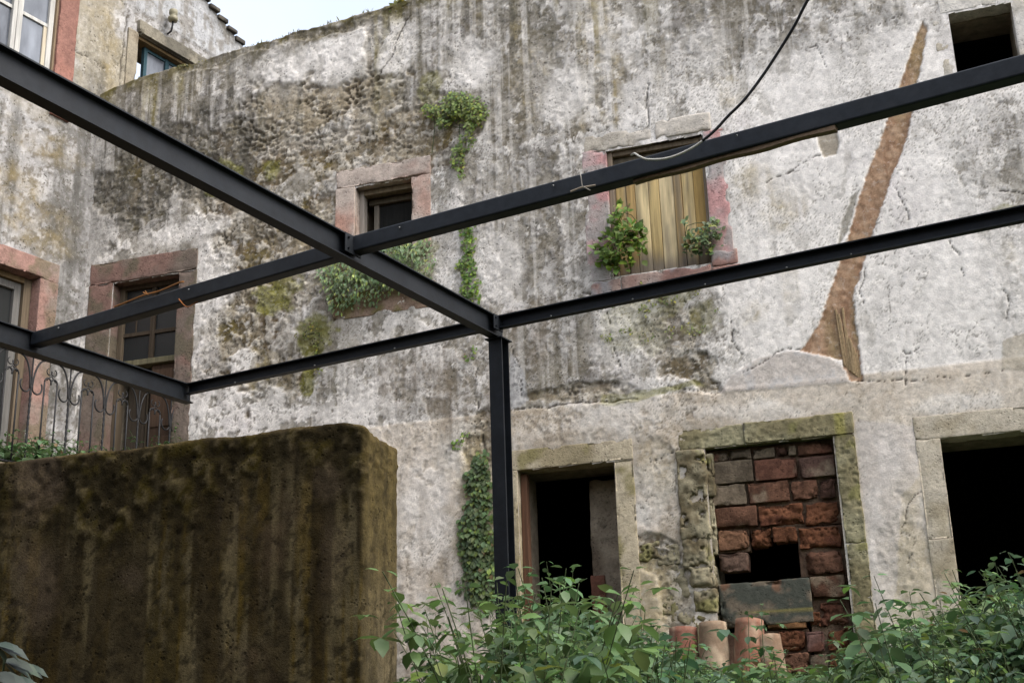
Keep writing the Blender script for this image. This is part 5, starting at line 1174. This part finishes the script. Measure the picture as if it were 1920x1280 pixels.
topgrowth('grass_tuft', (470, 640), 500, 'thin dry grass and weeds sprouting along the sloping wall top', 31)
topgrowth('grass_tuft', (640, 735), 220, 'short dry grass on the wall top nearest the upper frame edge', 32, hgt=.08)
topgrowth('moss_clump', (735, 790), 260, 'yellow green moss clump hanging at the highest visible wall top', 33, hgt=.09, base=(.12, .12, .02), clump=True)
topgrowth('moss_mat', (240, 440), 700, 'low moss and weeds on the wall top under the blue framed window', 34, hgt=.05, base=(.10, .10, .03), clump=True)
# weeds on the terrace, in front of and behind the railing
tn = np.array([-math.sin(ryaw), math.cos(ryaw), 0])
TW = [(20, 815, .35, 6, .10), (60, 822, .3, 6, .10), (105, 805, .4, 6, .09), (150, 830, .3, 5, .09), (0, 835, .3, 6, .10), (185, 838, .25, 4, .08), (300, 800, .4, 5, .08), (340, 790, .45, 5, .08), (265, 822, .3, 4, .07), (100, 840, .3, 6, .1), (40, 840, .3, 6, .1)]
for i, (x, y, h_, ns, lf) in enumerate(TW):
    o = ra+rdir*0; r = ray(x, y); nn_ = tn; d_ = (-.12 if i % 2 else .25)
    base = o+tn*d_; s_ = (base[:2]@nn_[:2])/(r[:2]@nn_[:2]); p = r*s_
    h2_ = max(.3, p[2]-2.46)
    labs = ['weed on the terrace edge at the far left under the railing', 'weed among the railing bars just right of the far left edge', 'tallest weed under the left part of the railing', 'weed under the railing left of the balcony door', 'weed cut by the left frame edge on the terrace', 'low weed before the left jamb of the balcony door', 'weed behind the railing end below the balcony door', 'weed at the right end of the railing', 'small weed before the balcony door leaf', 'low dense weed along the wall top under the railing', 'low spreading weed at the terrace edge near the left frame edge']
    plant_obj('terrace_weed', (p[0], p[1], 2.46), h2_, ns+2, labs[i], group='weeds on the terrace', seed=60+i, spread=.22, leaf=lf*.9, base=G1, node=.06)
# dry orange tendril on the box beam
m = MB(); pts = [at_d(x, y, beam_depth(x, y+2)-.0) for x, y in ((215, 575), (240, 565), (270, 553), (300, 545), (335, 530), (345, 528))]; o0 = pts[0]
m.tube([p-o0 for p in smooth_pts(pts, 4)], .006, 5, col=lin(150, 100, 50))
p2 = [at_d(x, y, beam_depth(300, 545)) for x, y in ((272, 545), (278, 552), (268, 548))]; m.tube([p-o0 for p in p2], .004, 5, col=lin(150, 100, 50))
p2 = [at_d(x, y, beam_depth(340, 530)+.05) for x, y in ((335, 560), (350, 575), (365, 568), (395, 552), (405, 556))]; m.tube([p-o0 for p in smooth_pts(p2, 4)], .004, 5, col=lin(160, 100, 50))
o = m.build('dry_tendril', M_cable, loc=tuple(o0)); tag(o, 'dry orange vine tendril on the upper steel beam by the balcony door', 'vine')
